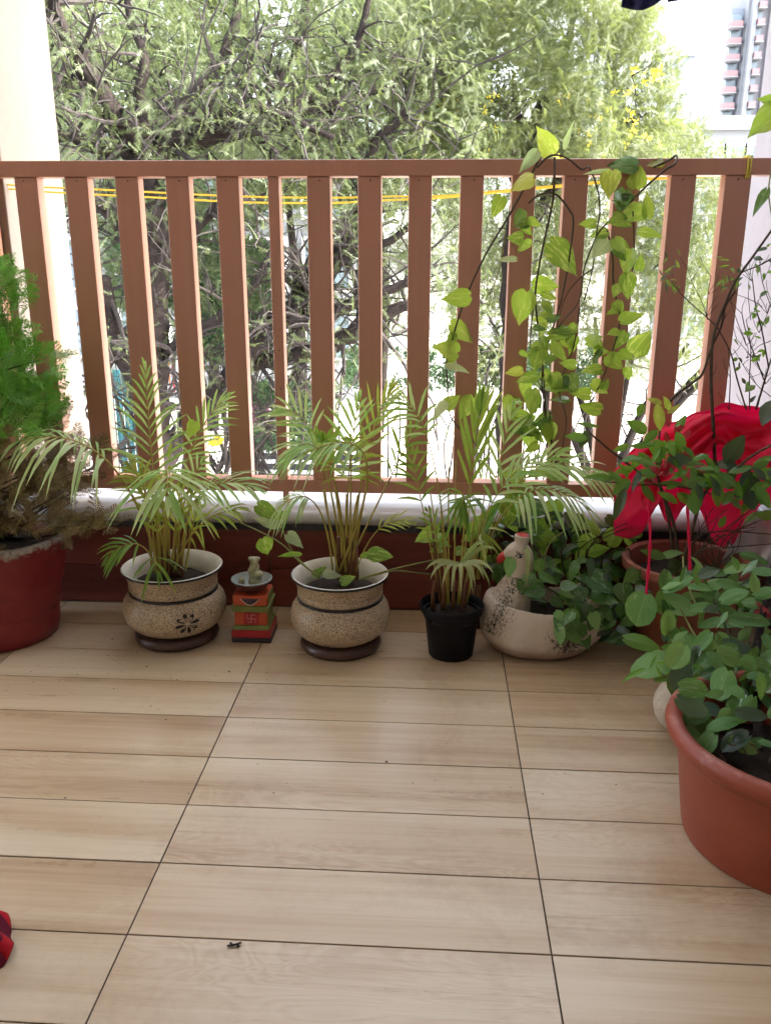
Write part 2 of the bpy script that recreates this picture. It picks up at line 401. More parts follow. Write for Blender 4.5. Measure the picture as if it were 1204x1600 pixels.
# ------------------------------------------------------------------ geometry helpers
class MB:
    def __init__(s): s.v = []; s.f = []; s.a = []; s.mi = []

    def add(s, verts, faces, var=0.5, mi=0):
        o = len(s.v); s.v += [tuple(p) for p in verts]; s.f += [tuple(i + o for i in f) for f in faces]
        s.a += [var] * len(verts); s.mi += [mi] * len(faces)

    def box(s, x0, y0, z0, x1, y1, z1, var=.5):
        s.add([(x0, y0, z0), (x1, y0, z0), (x1, y1, z0), (x0, y1, z0), (x0, y0, z1), (x1, y0, z1), (x1, y1, z1), (x0, y1, z1)],
              [(0, 3, 2, 1), (4, 5, 6, 7), (0, 1, 5, 4), (1, 2, 6, 5), (2, 3, 7, 6), (3, 0, 4, 7)], var)

    def tube(s, pts, rad, n=6, var=.5, cap=True):
        pts = [V(p) for p in pts]
        if isinstance(rad, (int, float)): rad = [rad] * len(pts)
        o = len(s.v); N = None
        for i, p in enumerate(pts):
            t = (pts[min(i + 1, len(pts) - 1)] - pts[max(i - 1, 0)])
            if t.length < 1e-9: t = V((0, 0, 1))
            t.normalize()
            if N is None:
                N = t.orthogonal().normalized()
            else:
                N = (N - t * N.dot(t))
                N = N.normalized() if N.length > 1e-6 else t.orthogonal().normalized()
            B = t.cross(N)
            for k in range(n):
                a = 2 * math.pi * k / n
                s.v.append(tuple(p + (N * math.cos(a) + B * math.sin(a)) * rad[i])); s.a.append(var)
        for i in range(len(pts) - 1):
            for k in range(n):
                a = o + i * n + k; b = o + i * n + (k + 1) % n
                s.f.append((a, b, b + n, a + n)); s.mi.append(0)
        if cap:
            s.f.append(tuple(o + k for k in range(n))[::-1]); s.mi.append(0)
            s.f.append(tuple(o + (len(pts) - 1) * n + k for k in range(n))); s.mi.append(0)

    def lathe(s, prof, n=48, wob=None, sx=1, sy=1):
        o = len(s.v)
        for (r, z) in prof:
            for k in range(n):
                a = 2 * math.pi * k / n
                rr = r * (1 + (wob(a, z) if wob else 0))
                s.v.append((rr * math.cos(a) * sx, rr * math.sin(a) * sy, z)); s.a.append(.5)
        for i in range(len(prof) - 1):
            for k in range(n):
                a = o + i * n + k; b = o + i * n + (k + 1) % n
                s.f.append((a, b, b + n, a + n)); s.mi.append(0)

    def build(s, name, mat, parent=None, smooth=True, loc=None, bevel=0, sub=0):
        me = bpy.data.meshes.new(name); me.from_pydata(s.v, [], s.f)
        if smooth: me.shade_smooth()
        mats = mat if isinstance(mat, (list, tuple)) else [mat]
        for m in mats: me.materials.append(MAT[m] if isinstance(m, str) else m)
        if len(mats) > 1: me.polygons.foreach_set('material_index', s.mi)
        at_ = me.attributes.new('var', 'FLOAT', 'POINT'); at_.data.foreach_set('value', s.a)
        me.update()
        return link(name, me, parent, loc, bevel, sub)


def link(name, me, parent=None, loc=None, bevel=0, sub=0):
    o = bpy.data.objects.new(name, me); COL.objects.link(o)
    if parent is not None: o.parent = parent
    if loc is not None: o.location = loc
    if bevel:
        b = o.modifiers.new('bevel', 'BEVEL'); b.width = bevel; b.segments = 2; b.limit_method = 'ANGLE'; b.angle_limit = R(40)
    if sub:
        m = o.modifiers.new('sub', 'SUBSURF'); m.levels = sub; m.render_levels = sub
    return o


def tag(o, label=None, cat=None, group=None, kind=None):
    if label: o['label'] = label
    if cat: o['category'] = cat
    if group: o['group'] = group
    if kind: o['kind'] = kind
    return o


def empty(name, loc, label, cat, group=None):
    o = bpy.data.objects.new(name, None); COL.objects.link(o); o.location = loc
    o.empty_display_size = .05
    return tag(o, label, cat, group)


def numpy_mesh(name, verts, faces4, mat, var=None, parent=None, smooth=False):
    """verts (n,3); faces (m,3 or 4)"""
    me = bpy.data.meshes.new(name)
    n, m, k = len(verts), len(faces4), faces4.shape[1]
    me.vertices.add(n); me.vertices.foreach_set('co', np.asarray(verts, np.float32).ravel())
    me.loops.add(m * k); me.loops.foreach_set('vertex_index', np.asarray(faces4, np.int32).ravel())
    me.polygons.add(m); me.polygons.foreach_set('loop_start', np.arange(0, m * k, k, dtype=np.int32))
    try: me.polygons.foreach_set('loop_total', np.full(m, k, dtype=np.int32))
    except Exception: pass
    if var is not None:
        a = me.attributes.new('var', 'FLOAT', 'POINT'); a.data.foreach_set('value', np.asarray(var, np.float32))
    me.materials.append(MAT[mat]); me.update(calc_edges=True); me.validate()
    if smooth: me.shade_smooth()
    return link(name, me, parent)


def smooth_path(pts, per=5):
    pts = [V(p) for p in pts]
    if len(pts) < 3: return pts
    out = []
    for i in range(len(pts) - 1):
        p0, p1, p2, p3 = pts[max(i - 1, 0)], pts[i], pts[i + 1], pts[min(i + 2, len(pts) - 1)]
        for k in range(per):
            t = k / per
            out.append(.5 * ((2 * p1) + (p2 - p0) * t + (2 * p0 - 5 * p1 + 4 * p2 - p3) * t * t + (3 * p1 - p0 - 3 * p2 + p3) * t ** 3))
    out.append(pts[-1]); return out


def bez(p0, p1, p2, n):
    return [p0 * (1 - t) ** 2 + p1 * 2 * t * (1 - t) + p2 * t * t for t in [i / n for i in range(n + 1)]]


# --- leaves: unit meshes, y from base to tip
def leaf_mesh(name, mat, kind='heart', fold=.25, curl=.25, wob=0.0, seed=0):
    rr = random.Random(seed)
    prof = {'heart': [(-.09, .17, -.02), (.04, .36, 0), (.22, .43, 0), (.45, .37, 0), (.68, .24, 0), (.86, .10, 0), (1.0, .0, 0)],
            'ovate': [(0, .02, 0), (.14, .24, 0), (.34, .36, 0), (.56, .34, 0), (.78, .2, 0), (.92, .08, 0), (1.0, .0, 0)],
            'lance': [(0, .02, 0), (.15, .12, 0), (.38, .19, 0), (.6, .175, 0), (.82, .09, 0), (1.0, .0, 0)],
            'round': [(-.06, .16, -.02), (.06, .34, 0), (.24, .46, 0), (.5, .48, 0), (.74, .38, 0), (.92, .19, 0), (1.0, .0, 0)]}[kind]
    vs, fs = [], []
    for i, (y, wd, _) in enumerate(prof):
        for j in (-1, -.5, 0, .5, 1):
            x = wd * j
            yy = y if abs(j) < 1 else y + (.02 * rr.uniform(-1, 1))
            if kind in ('heart', 'round') and i == 0: yy = y + (.09 if j == 0 else 0)
            z = fold * abs(x) - curl * yy * yy + wob * rr.uniform(-1, 1) * abs(j) * .12 - .25 * abs(x) ** 2
            vs.append((x, yy, z))
    for i in range(len(prof) - 1):
        for j in range(4):
            a = i * 5 + j; fs.append((a, a + 1, a + 6, a + 5))
    me = bpy.data.meshes.new(name); me.from_pydata(vs, [], fs); me.shade_smooth()
    me.materials.append(MAT[mat]); me.update(); return me


LEAF = {}
def leaf_var(mat, kind, k):
    key = (mat, kind, k)
    if key not in LEAF:
        fo, cu, wo = [(.30, .22, .25), (.12, .34, .35), (.42, .12, .3), (.2, -.12, .4)][k % 4]
        LEAF[key] = leaf_mesh('leaf', mat, kind, fo, cu, wo, k)
    return LEAF[key]


def place_leaf(parent, base, dirv, normal, size, mat='pothos', kind='heart', wr=1.0, name='leaf', var=None):
    me = leaf_var(mat, kind, random.randrange(4) if var is None else var)
    o = bpy.data.objects.new(name, me); COL.objects.link(o); o.parent = parent
    Y = dirv.normalized(); N = normal - Y * normal.dot(Y)
    N = N.normalized() if N.length > 1e-5 else Y.orthogonal().normalized()
    X = Y.cross(N)
    m = Matrix.Identity(4)
    for i in range(3):
        m[i][0], m[i][1], m[i][2], m[i][3] = X[i] * size * wr, Y[i] * size, N[i] * size, base[i]
    if parent is not None: m = Matrix.Translation(-parent.location) @ m
    o.matrix_local = m
    return o


def px_leaf(parent, cx, cy, L, ang, wr=1.0, Y=.28, mat='pothos', kind='heart', tilt=None, dy=None):
    """a leaf centred on the photograph pixel, hung at depth Y, lying in a random tilt"""
    a = R(ang); h = L * .55
    fs = 1.0
    yb = Y + random.uniform(-.015, .015); yt = yb + (random.uniform(-.02, .01) if dy is None else dy)
    B = at(cx - math.cos(a) * h * .9, cy + math.sin(a) * h * .9, yb)
    T = at(cx + math.cos(a) * h, cy - math.sin(a) * h, yt)
    d = T - B
    tow = (EYE - B).normalized()
    side = d.normalized().cross(tow)
    tl = random.uniform(-.5, .5) if tilt is None else tilt
    nrm = tow + side * tl + V((0, 0, {'mint': .75, 'shrub': .6, 'shrub_dark': .6, 'pothos_dark': .5}.get(mat, .3) + random.uniform(-.2, .5)))
    if kind == 'heart' and mat.startswith('pothos') and wr > .45: wr = min(1.05, wr * 1.2)
    return place_leaf(parent, B, d, nrm, d.length, mat, kind, wr), B


def px_path(pts, Y, per=4):
    out = []
    for p in pts:
        y = p[2] if len(p) > 2 else Y
        out.append(at(p[0], p[1], y))
    return smooth_path(out, per)


# --- palm fronds
def frond_mesh(mb, path, t0, n, Lm, wm, normal, droop=.5, amax=68, amin=22, var=.5, tipless=False):
    """leaflets along the last part of the path; widths and lengths in metres"""
    N = len(path)
    for i in range(n):
        s = i / max(1, n - 1)
        t = t0 + (1 - t0) * s
        f = t * (N - 1); k = min(int(f), N - 2); u = f - k
        P = path[k].lerp(path[k + 1], u); T = (path[k + 1] - path[k]).normalized()
        Nn = (normal - T * normal.dot(T)); Nn = Nn.normalized() if Nn.length > 1e-4 else T.orthogonal().normalized()
        Sd = T.cross(Nn)
        env = (.55 + .45 * math.sin(math.pi * min(1, s * .9 + .12))) * (1 - .45 * s ** 3)
        ang = R(amax + (amin - amax) * s)
        for sg in (-1, 1):
            if i == n - 1 and sg == 1 and not tipless: ang2 = 0
            else: ang2 = ang * random.uniform(.82, 1.18)
            L = Lm * env * random.uniform(.85, 1.1)
            d = T * math.cos(ang2) + Sd * (sg * math.sin(ang2)) + Nn * random.uniform(.02, .25)
            d.normalize()
            wdt = wm * random.uniform(.8, 1.15) * (.75 + .25 * env)
            vv = min(1, max(0, var + random.uniform(-.35, .35)))
            o = len(mb.v)
            wside0 = d.cross(Nn).normalized()
            dr = droop * random.uniform(.7, 1.35)
            secs = ((0, .3), (.22, .9), (.5, 1.0), (.78, .7), (1, .0))
            for (q, ww) in secs:
                c = P + d * (L * q) + V((0, 0, -dr * L * q * q * .8))
                if q < 1:
                    mb.v.append(tuple(c + wside0 * (wdt * ww * .5))); mb.v.append(tuple(c + Nn * (-wdt * ww * .16))); mb.v.append(tuple(c - wside0 * (wdt * ww * .5)))
                    mb.a += [vv] * 3
                else:
                    mb.v.append(tuple(c)); mb.a.append(min(1, vv + .25))
            for j in range(3):
                a = o + j * 3
                mb.f += [(a, a + 1, a + 4, a + 3), (a + 1, a + 2, a + 5, a + 4)]; mb.mi += [1, 1]
            a = o + 9
            mb.f += [(a, a + 1, a + 3), (a + 1, a + 2, a + 3)]; mb.mi += [1, 1]


def frond(parent, p0, p1, p2, Ys, t0, n, Lpx, wpx_, mat='palm', stem='palm_stem', droop=.5, up=.6, amax=68, amin=22, srad=.0028, var=.5, name='frond'):
    """palm frond: bezier through the photograph pixels p0 (root), p1 (pull), p2 (tip)"""
    A, B, C = at(p0[0], p0[1], Ys[0]), at(p1[0], p1[1], Ys[1]), at(p2[0], p2[1], Ys[2])
    path = bez(A, B, C, 14)
    sc = mpp(B); wpx = wpx_ * .70; Lpx = Lpx * 1.14; n = max(4, int(n * .88))
    mb = MB()
    off = parent.location
    nrm = ((EYE - B).normalized() * (1 - up) + V((0, 0, 1)) * up)
    mb.tube([p - off for p in path], [srad * (1.15 - .8 * i / 14) for i in range(15)], 5, .5)
    frond_mesh(mb, [p - off for p in path], t0, n, Lpx * sc, wpx * sc, nrm, droop, amax, amin, var)
    return mb.build(name, [stem, mat], parent)


def strap_leaf(parent, p0, p1, p2, Ys, wpx, mat='spider', name='strap_leaf', var=.5):
    A, B, C = at(p0[0], p0[1], Ys[0]), at(p1[0], p1[1], Ys[1]), at(p2[0], p2[1], Ys[2])
    path = bez(A, B, C, 8); wd = wpx * mpp(B) * .5
    vs, fs = [], []
    for i, p in enumerate(path):
        t = (path[min(i + 1, 8)] - path[max(i - 1, 0)]).normalized()
        s_ = t.cross((EYE - p).normalized() + V((0, 0, .4))).normalized()
        k = wd * (1 - (i / 8) ** 2.2 * .95) * (.6 + .4 * min(1, i / 2))
        nn = s_.cross(t)
        vs += [p - s_ * k - parent.location, p + nn * (-k * .3) - parent.location, p + s_ * k - parent.location]
    for i in range(8):
        a = i * 3; fs += [(a, a + 1, a + 4, a + 3), (a + 1, a + 2, a + 5, a + 4)]
    mb = MB(); mb.add(vs, fs, var)
    return mb.build(name, mat, parent)


def soil_part(parent, r, z, sx=1, sy=1, name='soil'):
    mb = MB(); prof = [(r, z - .012), (r * .8, z), (r * .55, z + .004), (r * .3, z + .006), (.001, z + .007)]
    mb.lathe(prof, 28, lambda a, zz: .04 * math.sin(5 * a) + .02 * math.sin(11 * a + 1), sx, sy)
    return mb.build(name, 'soil', parent)


# ================================================================== SETTING
# ---- floor: grout bed and tiles
mb = MB(); mb.box(-3.2, -5.0, -.16, 1.315, .294, -.0016)
floor = tag(mb.build('floor', 'grout', None, False), kind='structure')
tile_me = None
GAP = .0012
def tile_mesh(lx, ly):
    mb = MB(); x0, y0, x1, y1 = GAP, GAP, lx - GAP, ly - GAP
    e = .0005; h = .0
    vs = [(x0, y0, -.008), (x1, y0, -.008), (x1, y1, -.008), (x0, y1, -.008),
          (x0, y0, -e), (x1, y0, -e), (x1, y1, -e), (x0, y1, -e),
          (x0 + e, y0 + e, 0), (x1 - e, y0 + e, 0), (x1 - e, y1 - e, 0), (x0 + e, y1 - e, 0)]
    fs = []
    for b in (0, 4):
        for k in range(4): fs.append((b + k, b + (k + 1) % 4, b + 4 + (k + 1) % 4, b + 4 + k))
    fs.append((8, 9, 10, 11))
    me = bpy.data.meshes.new('tile'); me.from_pydata(vs, [], fs); me.materials.append(MAT['tile']); me.update(); return me
tm = tile_mesh(.6, .15); tm_end = tile_mesh(.112, .15); tm_back = tile_mesh(.6, .144)
for r in range(-33, 2):
    for c in range(-5, 3):
        me = tm
        if c == 2: me = tm_end
        elif r == 1: me = tm_back
        o = bpy.data.objects.new('tile', me); COL.objects.link(o); o.parent = floor
        o.location = (c * .6, r * .15, random.uniform(-.0004, .0004))
        if c == 2 and r == 1: o.scale = (1, .96, 1)

# ---- parapet with wood print tiles and marble sill
mb = MB(); mb.box(-3.2, .3035, -3.2, 1.315, .50, .2455)
par = mb.build('parapet_wall', 'plaster', None, False)
tag(par, 'low parapet wall faced with dark red wood print tiles under a white sill', 'wall')
def wall_tile(x0, x1, z0, z1):
    mb = MB(); g = .0012
    mb.box(-(x1 - x0) / 2 + g, 0, -(z1 - z0) / 2 + g, (x1 - x0) / 2 - g, .0085, (z1 - z0) / 2 - g)
    return mb.build('tile', 'wall_tile', par, False, ((x0 + x1) / 2, .2945 + random.uniform(-.0006, .0006), (z0 + z1) / 2), .0008)
for z0, z1 in ((.001, .112), (.112, .226)):
    for c in range(-4, 3):
        x0 = -.02 + c * .6 - .0; x1 = min(x0 + .6, 1.31)
        if x0 < 1.29: wall_tile(max(x0, -3.1), x1, z0, z1)
mb = MB(); mb.box(-3.2, .283, .2275, 1.31, .3025, .2445)
mb.build('dark_strip', 'strip_dark', par, False)  # near-black strip under the sill nose
def sill(x0, x1):
    mb = MB(); pr = []
    for k in range(11):
        a = -math.pi / 2 - math.pi * k / 10
        pr.append((.286 + .0185 * math.cos(a), .2652 + .0195 * math.sin(a)))
    pr += [(.515, .2847), (.515, .2463)]
    n = len(pr)
    vs = [(x0, y, z) for y, z in pr] + [(x1, y, z) for y, z in pr]
    fs = [(i, (i + 1) % n, n + (i + 1) % n, n + i) for i in range(n)] + [tuple(range(n))[::-1], tuple(range(n, 2 * n))]
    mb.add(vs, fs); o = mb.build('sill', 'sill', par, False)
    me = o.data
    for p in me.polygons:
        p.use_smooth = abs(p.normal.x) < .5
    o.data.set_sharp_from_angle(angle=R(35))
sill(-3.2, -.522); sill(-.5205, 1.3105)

# ---- pillars, side wall, ceiling, rear wall
mb = MB(); mb.box(-1.15, .392, .2862, -.691, .757, 2.75)
tag(mb.build('pillar', 'plaster', None, False, bevel=.004), 'cream plastered pillar rising at the left end of the railing', 'pillar')
mb = MB(); mb.box(1.3125, -3.3, -3.2, 1.6, .78, 6.5)  # unseen upper height added to keep the sun off the pillar
tag(mb.build('side_wall', 'plaster_shaded', None, False, bevel=.004), 'pale lavender shaded plaster wall at the right end of the railing', 'wall')
mb = MB(); mb.box(-3.2, -3.5, 2.752, 1.311, .58, 2.95)
tag(mb.build('ceiling', 'ceil', None, False), kind='structure')
mb = MB(); mb.box(-3.2, -3.5, -.16, 1.311, -3.302, 2.751)
tag(mb.build('wall', 'inner', None, False), kind='structure')
mb = MB(); mb.box(-3.45, -3.5, -.16, -3.201, -.9, 2.751)  # unseen left wall, added to cut fill light from that side
tag(mb.build('wall', 'inner', None, False), kind='structure')
# ---- railing
rail = empty('railing', (0.28, .36, .285), 'brown painted balcony railing of flat vertical slats between two pillars', 'railing')
def rpart(name, x0, y0, z0, x1, y1, z1, bev=.0015):
    mb = MB(); cx, cy, cz = (x0 + x1) / 2, (y0 + y1) / 2, (z0 + z1) / 2
    mb.box(x0 - cx, y0 - cy, z0 - cz, x1 - cx, y1 - cy, z1 - cz)
    return mb.build(name, 'rail', rail, False, V((cx, cy, cz)) - rail.location, bev)
rpart('top_rail', -3.15, .340, 1.122, 1.3115, .388, 1.160, .002)
rpart('bottom_rail', -3.15, .340, .319, 1.3115, .388, .354, .002)
slats = [(-.896, -.838), (-.768, -.710), (-.640, -.582), (-.511, -.453), (-.383, -.324), (-.255, -.196), (-.128, -.0705), (.001, .029), (.098, .156), (.224, .282),
         (.349, .406), (.475, .532), (.600, .657), (.725, .783), (.845, .907), (.978, 1.038), (1.106, 1.167)]
slats += [(-.896 - .128 * k, -.838 - .128 * k) for k in range(1, 18)]
for (a, b) in slats:
    rpart('slat', a, .3445, .3541, b, .3845, 1.1219)
for z in (.70, .60):
    mb = MB(); mb.tube([(.017 - rail.location.x, .3446 - rail.location.y, z - rail.location.z), (.017 - rail.location.x, .3436 - rail.location.y, z - rail.location.z)], [.0022, .0018], 8); mb.build('nail', 'ink', rail)
for (a, b) in slats:
    if b - a > .04:
        mb = MB(); X = (a + b) / 2 + random.uniform(-.006, .006)
        mb.tube([(X - rail.location.x, .3446 - rail.location.y, 1.113 - rail.location.z), (X - rail.location.x, .3438 - rail.location.y, 1.113 - rail.location.z)], [.0022, .0016], 8); mb.build('screw', 'dark', rail)
for x in (.012, -1.0, 1.12, .62):
    rpart('stub_leg', x, .352, .2848, x + .016, .376, .3189, .001)

# ---- yellow clothesline behind the slats
cl = empty('clothesline', at(600, 310, .41), 'thin yellow rope strung along the railing and knotted round the top rail', 'rope')
l1 = px_path([(-20, 286), (60, 292), (150, 296), (250, 301), (380, 307), (520, 309), (600, 307), (690, 306), (760, 300), (860, 291), (960, 282), (1040, 277), (1100, 274), (1168, 271)], .41)
l2 = px_path([(-20, 292), (60, 299), (150, 304), (250, 309), (380, 316), (520, 317), (600, 313), (690, 309), (760, 302.5), (860, 293), (960, 284), (1040, 279), (1100, 276), (1168, 273)], .415)
for l in (l1, l2):
    mb = MB(); mb.tube([p - cl.location for p in l], .0022, 6); mb.build('strand', 'rope', cl)
for k, (xx, tw) in enumerate(((1.152, 0), (1.1575, .002))):
    mb = MB()
    q = [V((xx, .3365, 1.117)), V((xx + tw, .3365, 1.164)), V((xx, .3915, 1.1645)), V((xx + tw, .3918, 1.117)), V((xx, .3365, 1.117))]
    mb.tube([p - cl.location for p in q], .0024, 6); mb.build('knot', 'rope', cl)


# ================================================================== POTS
def lathe_part(name, prof, mat, parent, n=56, wob=None, sx=1, sy=1):
    mb = MB(); mb.lathe(prof, n, wob, sx, sy)
    o = mb.build(name, mat, parent); o.data.set_sharp_from_angle(angle=R(50)); return o


def urn(parent, k):
    lathe_part('saucer', [(.001, 0), (.088 * k, 0), (.099 * k, .004), (.102 * k, .012), (.100 * k, .022), (.092 * k, .028), (.074 * k, .030), (.001, .030)], 'speckle_dark', parent)
    lathe_part('bowl', [(.06 * k, .0295), (.088 * k, .033), (.104 * k, .043), (.117 * k, .058), (.1235 * k, .076), (.1245 * k, .094), (.120 * k, .111), (.1115 * k, .124), (.105 * k, .130)], 'speckle', parent)
    lathe_part('band', [(.1045 * k, .1295), (.1045 * k, .1295), (.1068 * k, .131), (.1062 * k, .136), (.1035 * k, .1372)], 'glaze_black', parent)
    lathe_part('neck', [(.1035 * k, .137), (.1065 * k, .143), (.1062 * k, .150), (.1045 * k, .152), (.1055 * k, .156), (.1065 * k, .163), (.109 * k, .172), (.113 * k, .181), (.1175 * k, .1865)], 'speckle', parent)
    lathe_part('lip', [(.117 * k, .1865), (.1205 * k, .188), (.1212 * k, .191), (.1195 * k, .1935)], 'glaze_black', parent)
    lathe_part('inside', [(.1195 * k, .1935), (.1165 * k, .1945), (.111 * k, .190), (.1045 * k, .178), (.100 * k, .163), (.098 * k, .150), (.098 * k, .13), (.07, .12), (.001, .12)], 'glaze_white', parent)


# ---------- speckled urn with flower emblem
P1 = V((-.224, .088, 0))
p1 = empty('potted_palm', P1, 'areca palm in a speckled cream urn painted with a black flower', 'potted plant', 'palms in speckled urns')
urn(p1, 1.03); soil_part(p1, .098, .158)
# painted flower, eight petals on the bowl front
def urn_r(z, k=1.03):
    zs = [.033, .043, .058, .076, .094, .111, .124, .130]; rs = [.088, .104, .117, .1235, .1245, .120, .1115, .105]
    return float(np.interp(z, zs, rs)) * k
ca = math.atan2(at(294, 957, 0).y - P1.y, 0)  # placeholder, angle found below
best = None
for k in range(-1200, 0):
    a = R(k * .1)
    z = .085; q = P1 + V((urn_r(z) * math.cos(a), urn_r(z) * math.sin(a), z))
    d = (q - EYE); uu = 602 + F * d.dot(_r2) / d.dot(_fwd)
    if best is None or abs(uu - 293) < best[0]: best = (abs(uu - 293), a)
FA = best[1]; FZ = .0835
def petal(poly, name='petal', mat='ink', lift=.0007):
    vs = []
    for (s_, t_) in poly:
        z = FZ + t_; r = urn_r(z) + lift; a = FA + s_ / urn_r(FZ)
        vs.append((r * math.cos(a), r * math.sin(a), z))
    mb = MB(); n = len(vs)
    mb.add(vs, [(0, i, i + 1) for i in range(1, n - 1)]); return mb.build(name, mat, p1)
for k in range(8):
    th = 2 * math.pi * k / 8 + .2
    ct, st = math.cos(th), math.sin(th)
    poly = []
    for (u_, v_) in ((.006, 0), (.010, .0022), (.016, .0042), (.022, .005), (.027, .004), (.0295, .0015), (.0295, -.0015), (.027, -.004), (.022, -.005), (.016, -.0042), (.010, -.0022)):
        poly.append(((u_ * ct - v_ * st) * 1.0, (u_ * st + v_ * ct) * .92))
    petal(poly)
petal([(.0022 * math.cos(2 * math.pi * i / 8), .0022 * math.sin(2 * math.pi * i / 8)) for i in range(8)], 'flower_centre', 'glaze_white')

# ---------- plain speckled urn
P2 = V((.200, .062, 0))
p2 = empty('potted_palm', P2, 'areca palm in a plain speckled urn beside the red shrine block', 'potted plant', 'palms in speckled urns')
urn(p2, .985); soil_part(p2, .094, .158)

# ---------- black plastic pot
P3 = V((.474, .035, 0))
p3 = empty('potted_palm', P3, 'thin stemmed young palm in a small black plastic nursery pot', 'potted plant')
lathe_part('pot', [(.001, 0), (.052, 0), (.0545, .003), (.066, .110), (.0665, .113), (.0745, .114), (.0765, .118), (.0775, .131), (.076, .133), (.074, .131), (.072, .118), (.068, .10), (.001, .10)], 'black_plastic', p3)
soil_part(p3, .070, .112)

# ---------- red weathered pot at the left edge
P4 = V((-.668, .075, 0))
p4 = empty('potted_thuja', P4, 'bushy thuja with dry brown lower sprays in a weathered red pot', 'potted plant')
def wob4(a, z): return .012 * math.sin(3 * a + z * 30) + .006 * math.sin(7 * a)
prof4 = [(.001, 0), (.118, 0), (.126, .005), (.134, .04), (.137, .075), (.1375, .0765), (.142, .082), (.149, .13), (.151, .139), (.1525, .142), (.156, .150), (.161, .19), (.163, .199), (.1645, .202), (.167, .212), (.171, .238),
         (.178, .252), (.181, .264), (.178, .272), (.168, .274), (.160, .268), (.154, .25), (.15, .22), (.001, .21)]
lathe_part('pot', prof4, 'red_pot', p4, 64, wob4); soil_part(p4, .152, .238)

# ---------- terracotta pot behind (shrub)
P5 = V((1.045, .125, 0))
p5 = empty('potted_shrub', P5, 'green leaved shrub in a reddish brown pot in front of the red cloth', 'potted plant')
lathe_part('pot', [(.001, 0), (.105, 0), (.113, .01), (.135, .19), (.142, .196), (.150, .202), (.153, .215), (.152, .226), (.146, .229), (.136, .224), (.132, .20), (.128, .17), (.001, .16)], 'back_pot', p5)
soil_part(p5, .13, .19)

# ---------- big terracotta pot lower right
P6 = V((1.022, -.620, 0))
p6 = empty('potted_herb', P6, 'broad felted leaves spilling from the large terracotta coloured pot in front', 'potted plant')
lathe_part('pot', [(r_, z_ * .84) for r_, z_ in [(.001, 0), (.158, 0), (.164, .003), (.166, .012), (.176, .10), (.185, .185), (.1865, .190), (.190, .1925), (.1905, .200), (.197, .204), (.205, .213), (.2085, .226), (.206, .238), (.198, .244), (.188, .243), (.181, .235), (.178, .21), (.17, .14), (.001, .13)]], 'big_pot', p6, 96)
soil_part(p6, .168, .125)


# ---------- small crackled planter behind the big pot
P7 = V((.948, -.275, 0))
p7 = empty('clay_planter', P7, 'small round cream crackle textured clay planter half hidden behind the large pot', 'planter')
lathe_part('body', [(.001, 0), (.034, 0), (.046, .006), (.058, .026), (.062, .046), (.060, .062), (.053, .078), (.047, .089), (.049, .105), (.056, .124), (.060, .131), (.057, .133), (.050, .123), (.043, .10), (.042, .09), (.001, .085)], 'crackle', p7, 40, lambda a, z: .02 * math.sin(4 * a + 30 * z))
soil_part(p7, .043, .1)

# ---------- swan planter
P8 = V((.688, .066, 0))
sw = empty('swan_planter', P8, 'cream clay swan planter with red beak and black brushed feathers', 'planter')
def swan_body():
    mb = MB()
    # body: closed shell, elongated along x with the tail lifted at the right
    n = 40
    prof = [(.001, .0), (.56, .0), (.78, .010), (.94, .034), (1.0, .064), (1.0, .092), (.965, .118), (.92, .134), (.875, .131), (.88, .10), (.88, .06), (.76, .03), (.5, .02), (.001, .02)]
    for (r, z) in prof:
        for k in range(n):
            a = 2 * math.pi * k / n; c, s_ = math.cos(a), math.sin(a)
            x = r * c * (.142 if c < 0 else .150); y = r * s_ * .098
            lift = max(0, c) ** 3 * .055 * (z / .1) * (r ** 2)
            if z > .03 and c > 0: x *= 1 + .10 * max(0, c) ** 4
            mb.v.append((x, y, z + lift + (.012 * max(0, -c) * (z / .1)))); mb.a.append(.5)
    for i in range(len(prof) - 1):
        for k in range(n):
            a = i * n + k; b = i * n + (k + 1) % n
            mb.f.append((a, b, b + n, a + n)); mb.mi.append(0)
    mb.f.append(tuple(range(n))[::-1]); mb.mi.append(0)
    mb.f.append(tuple((len(prof) - 1) * n + k for k in range(n))); mb.mi.append(0)
    # breast and neck
    ctrl = [((-.078, 0, .034), .046), ((-.084, 0, .062), .060), ((-.082, 0, .095), .060), ((-.072, 0, .128), .052), ((-.063, 0, .158), .042), ((-.055, 0, .186), .0325),
            ((-.049, 0, .210), .0265), ((-.046, 0, .230), .0245), ((-.049, 0, .247), .0265), ((-.058, 0, .256), .0265), ((-.070, 0, .254), .0225), ((-.083, 0, .247), .0155), ((-.092, 0, .243), .0105)]
    pts = smooth_path([c[0] for c in ctrl], 4); rs = np.interp(np.linspace(0, len(ctrl) - 1, len(pts)), range(len(ctrl)), [c[1] for c in ctrl])
    mb.tube(pts, list(rs), 20)
    # crest
    mb.tube([(-.055, 0, .262), (-.052, 0, .278), (-.051, 0, .289), (-.050, 0, .299)], [.018, .0165, .0175, .0205], 16)
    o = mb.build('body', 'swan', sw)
    m = o.modifiers.new('remesh', 'REMESH'); m.mode = 'VOXEL'; m.voxel_size = .0032; m.use_smooth_shade = True
    m = o.modifiers.new('smooth', 'SMOOTH'); m.iterations = 4; m.factor = .55
    return o
swan_body()
mb = MB(); mb.tube([(-.0875, 0, .246), (-.096, 0, .2405), (-.103, 0, .233), (-.106, 0, .225)], [.0115, .0112, .0085, .002], 12); mb.build('beak', 'beak', sw)
mb = MB(); mb.tube([(-.050, 0, .2965), (-.0498, 0, .3005)], [.0175, .014], 16); mb.build('crest_top', 'beak', sw)
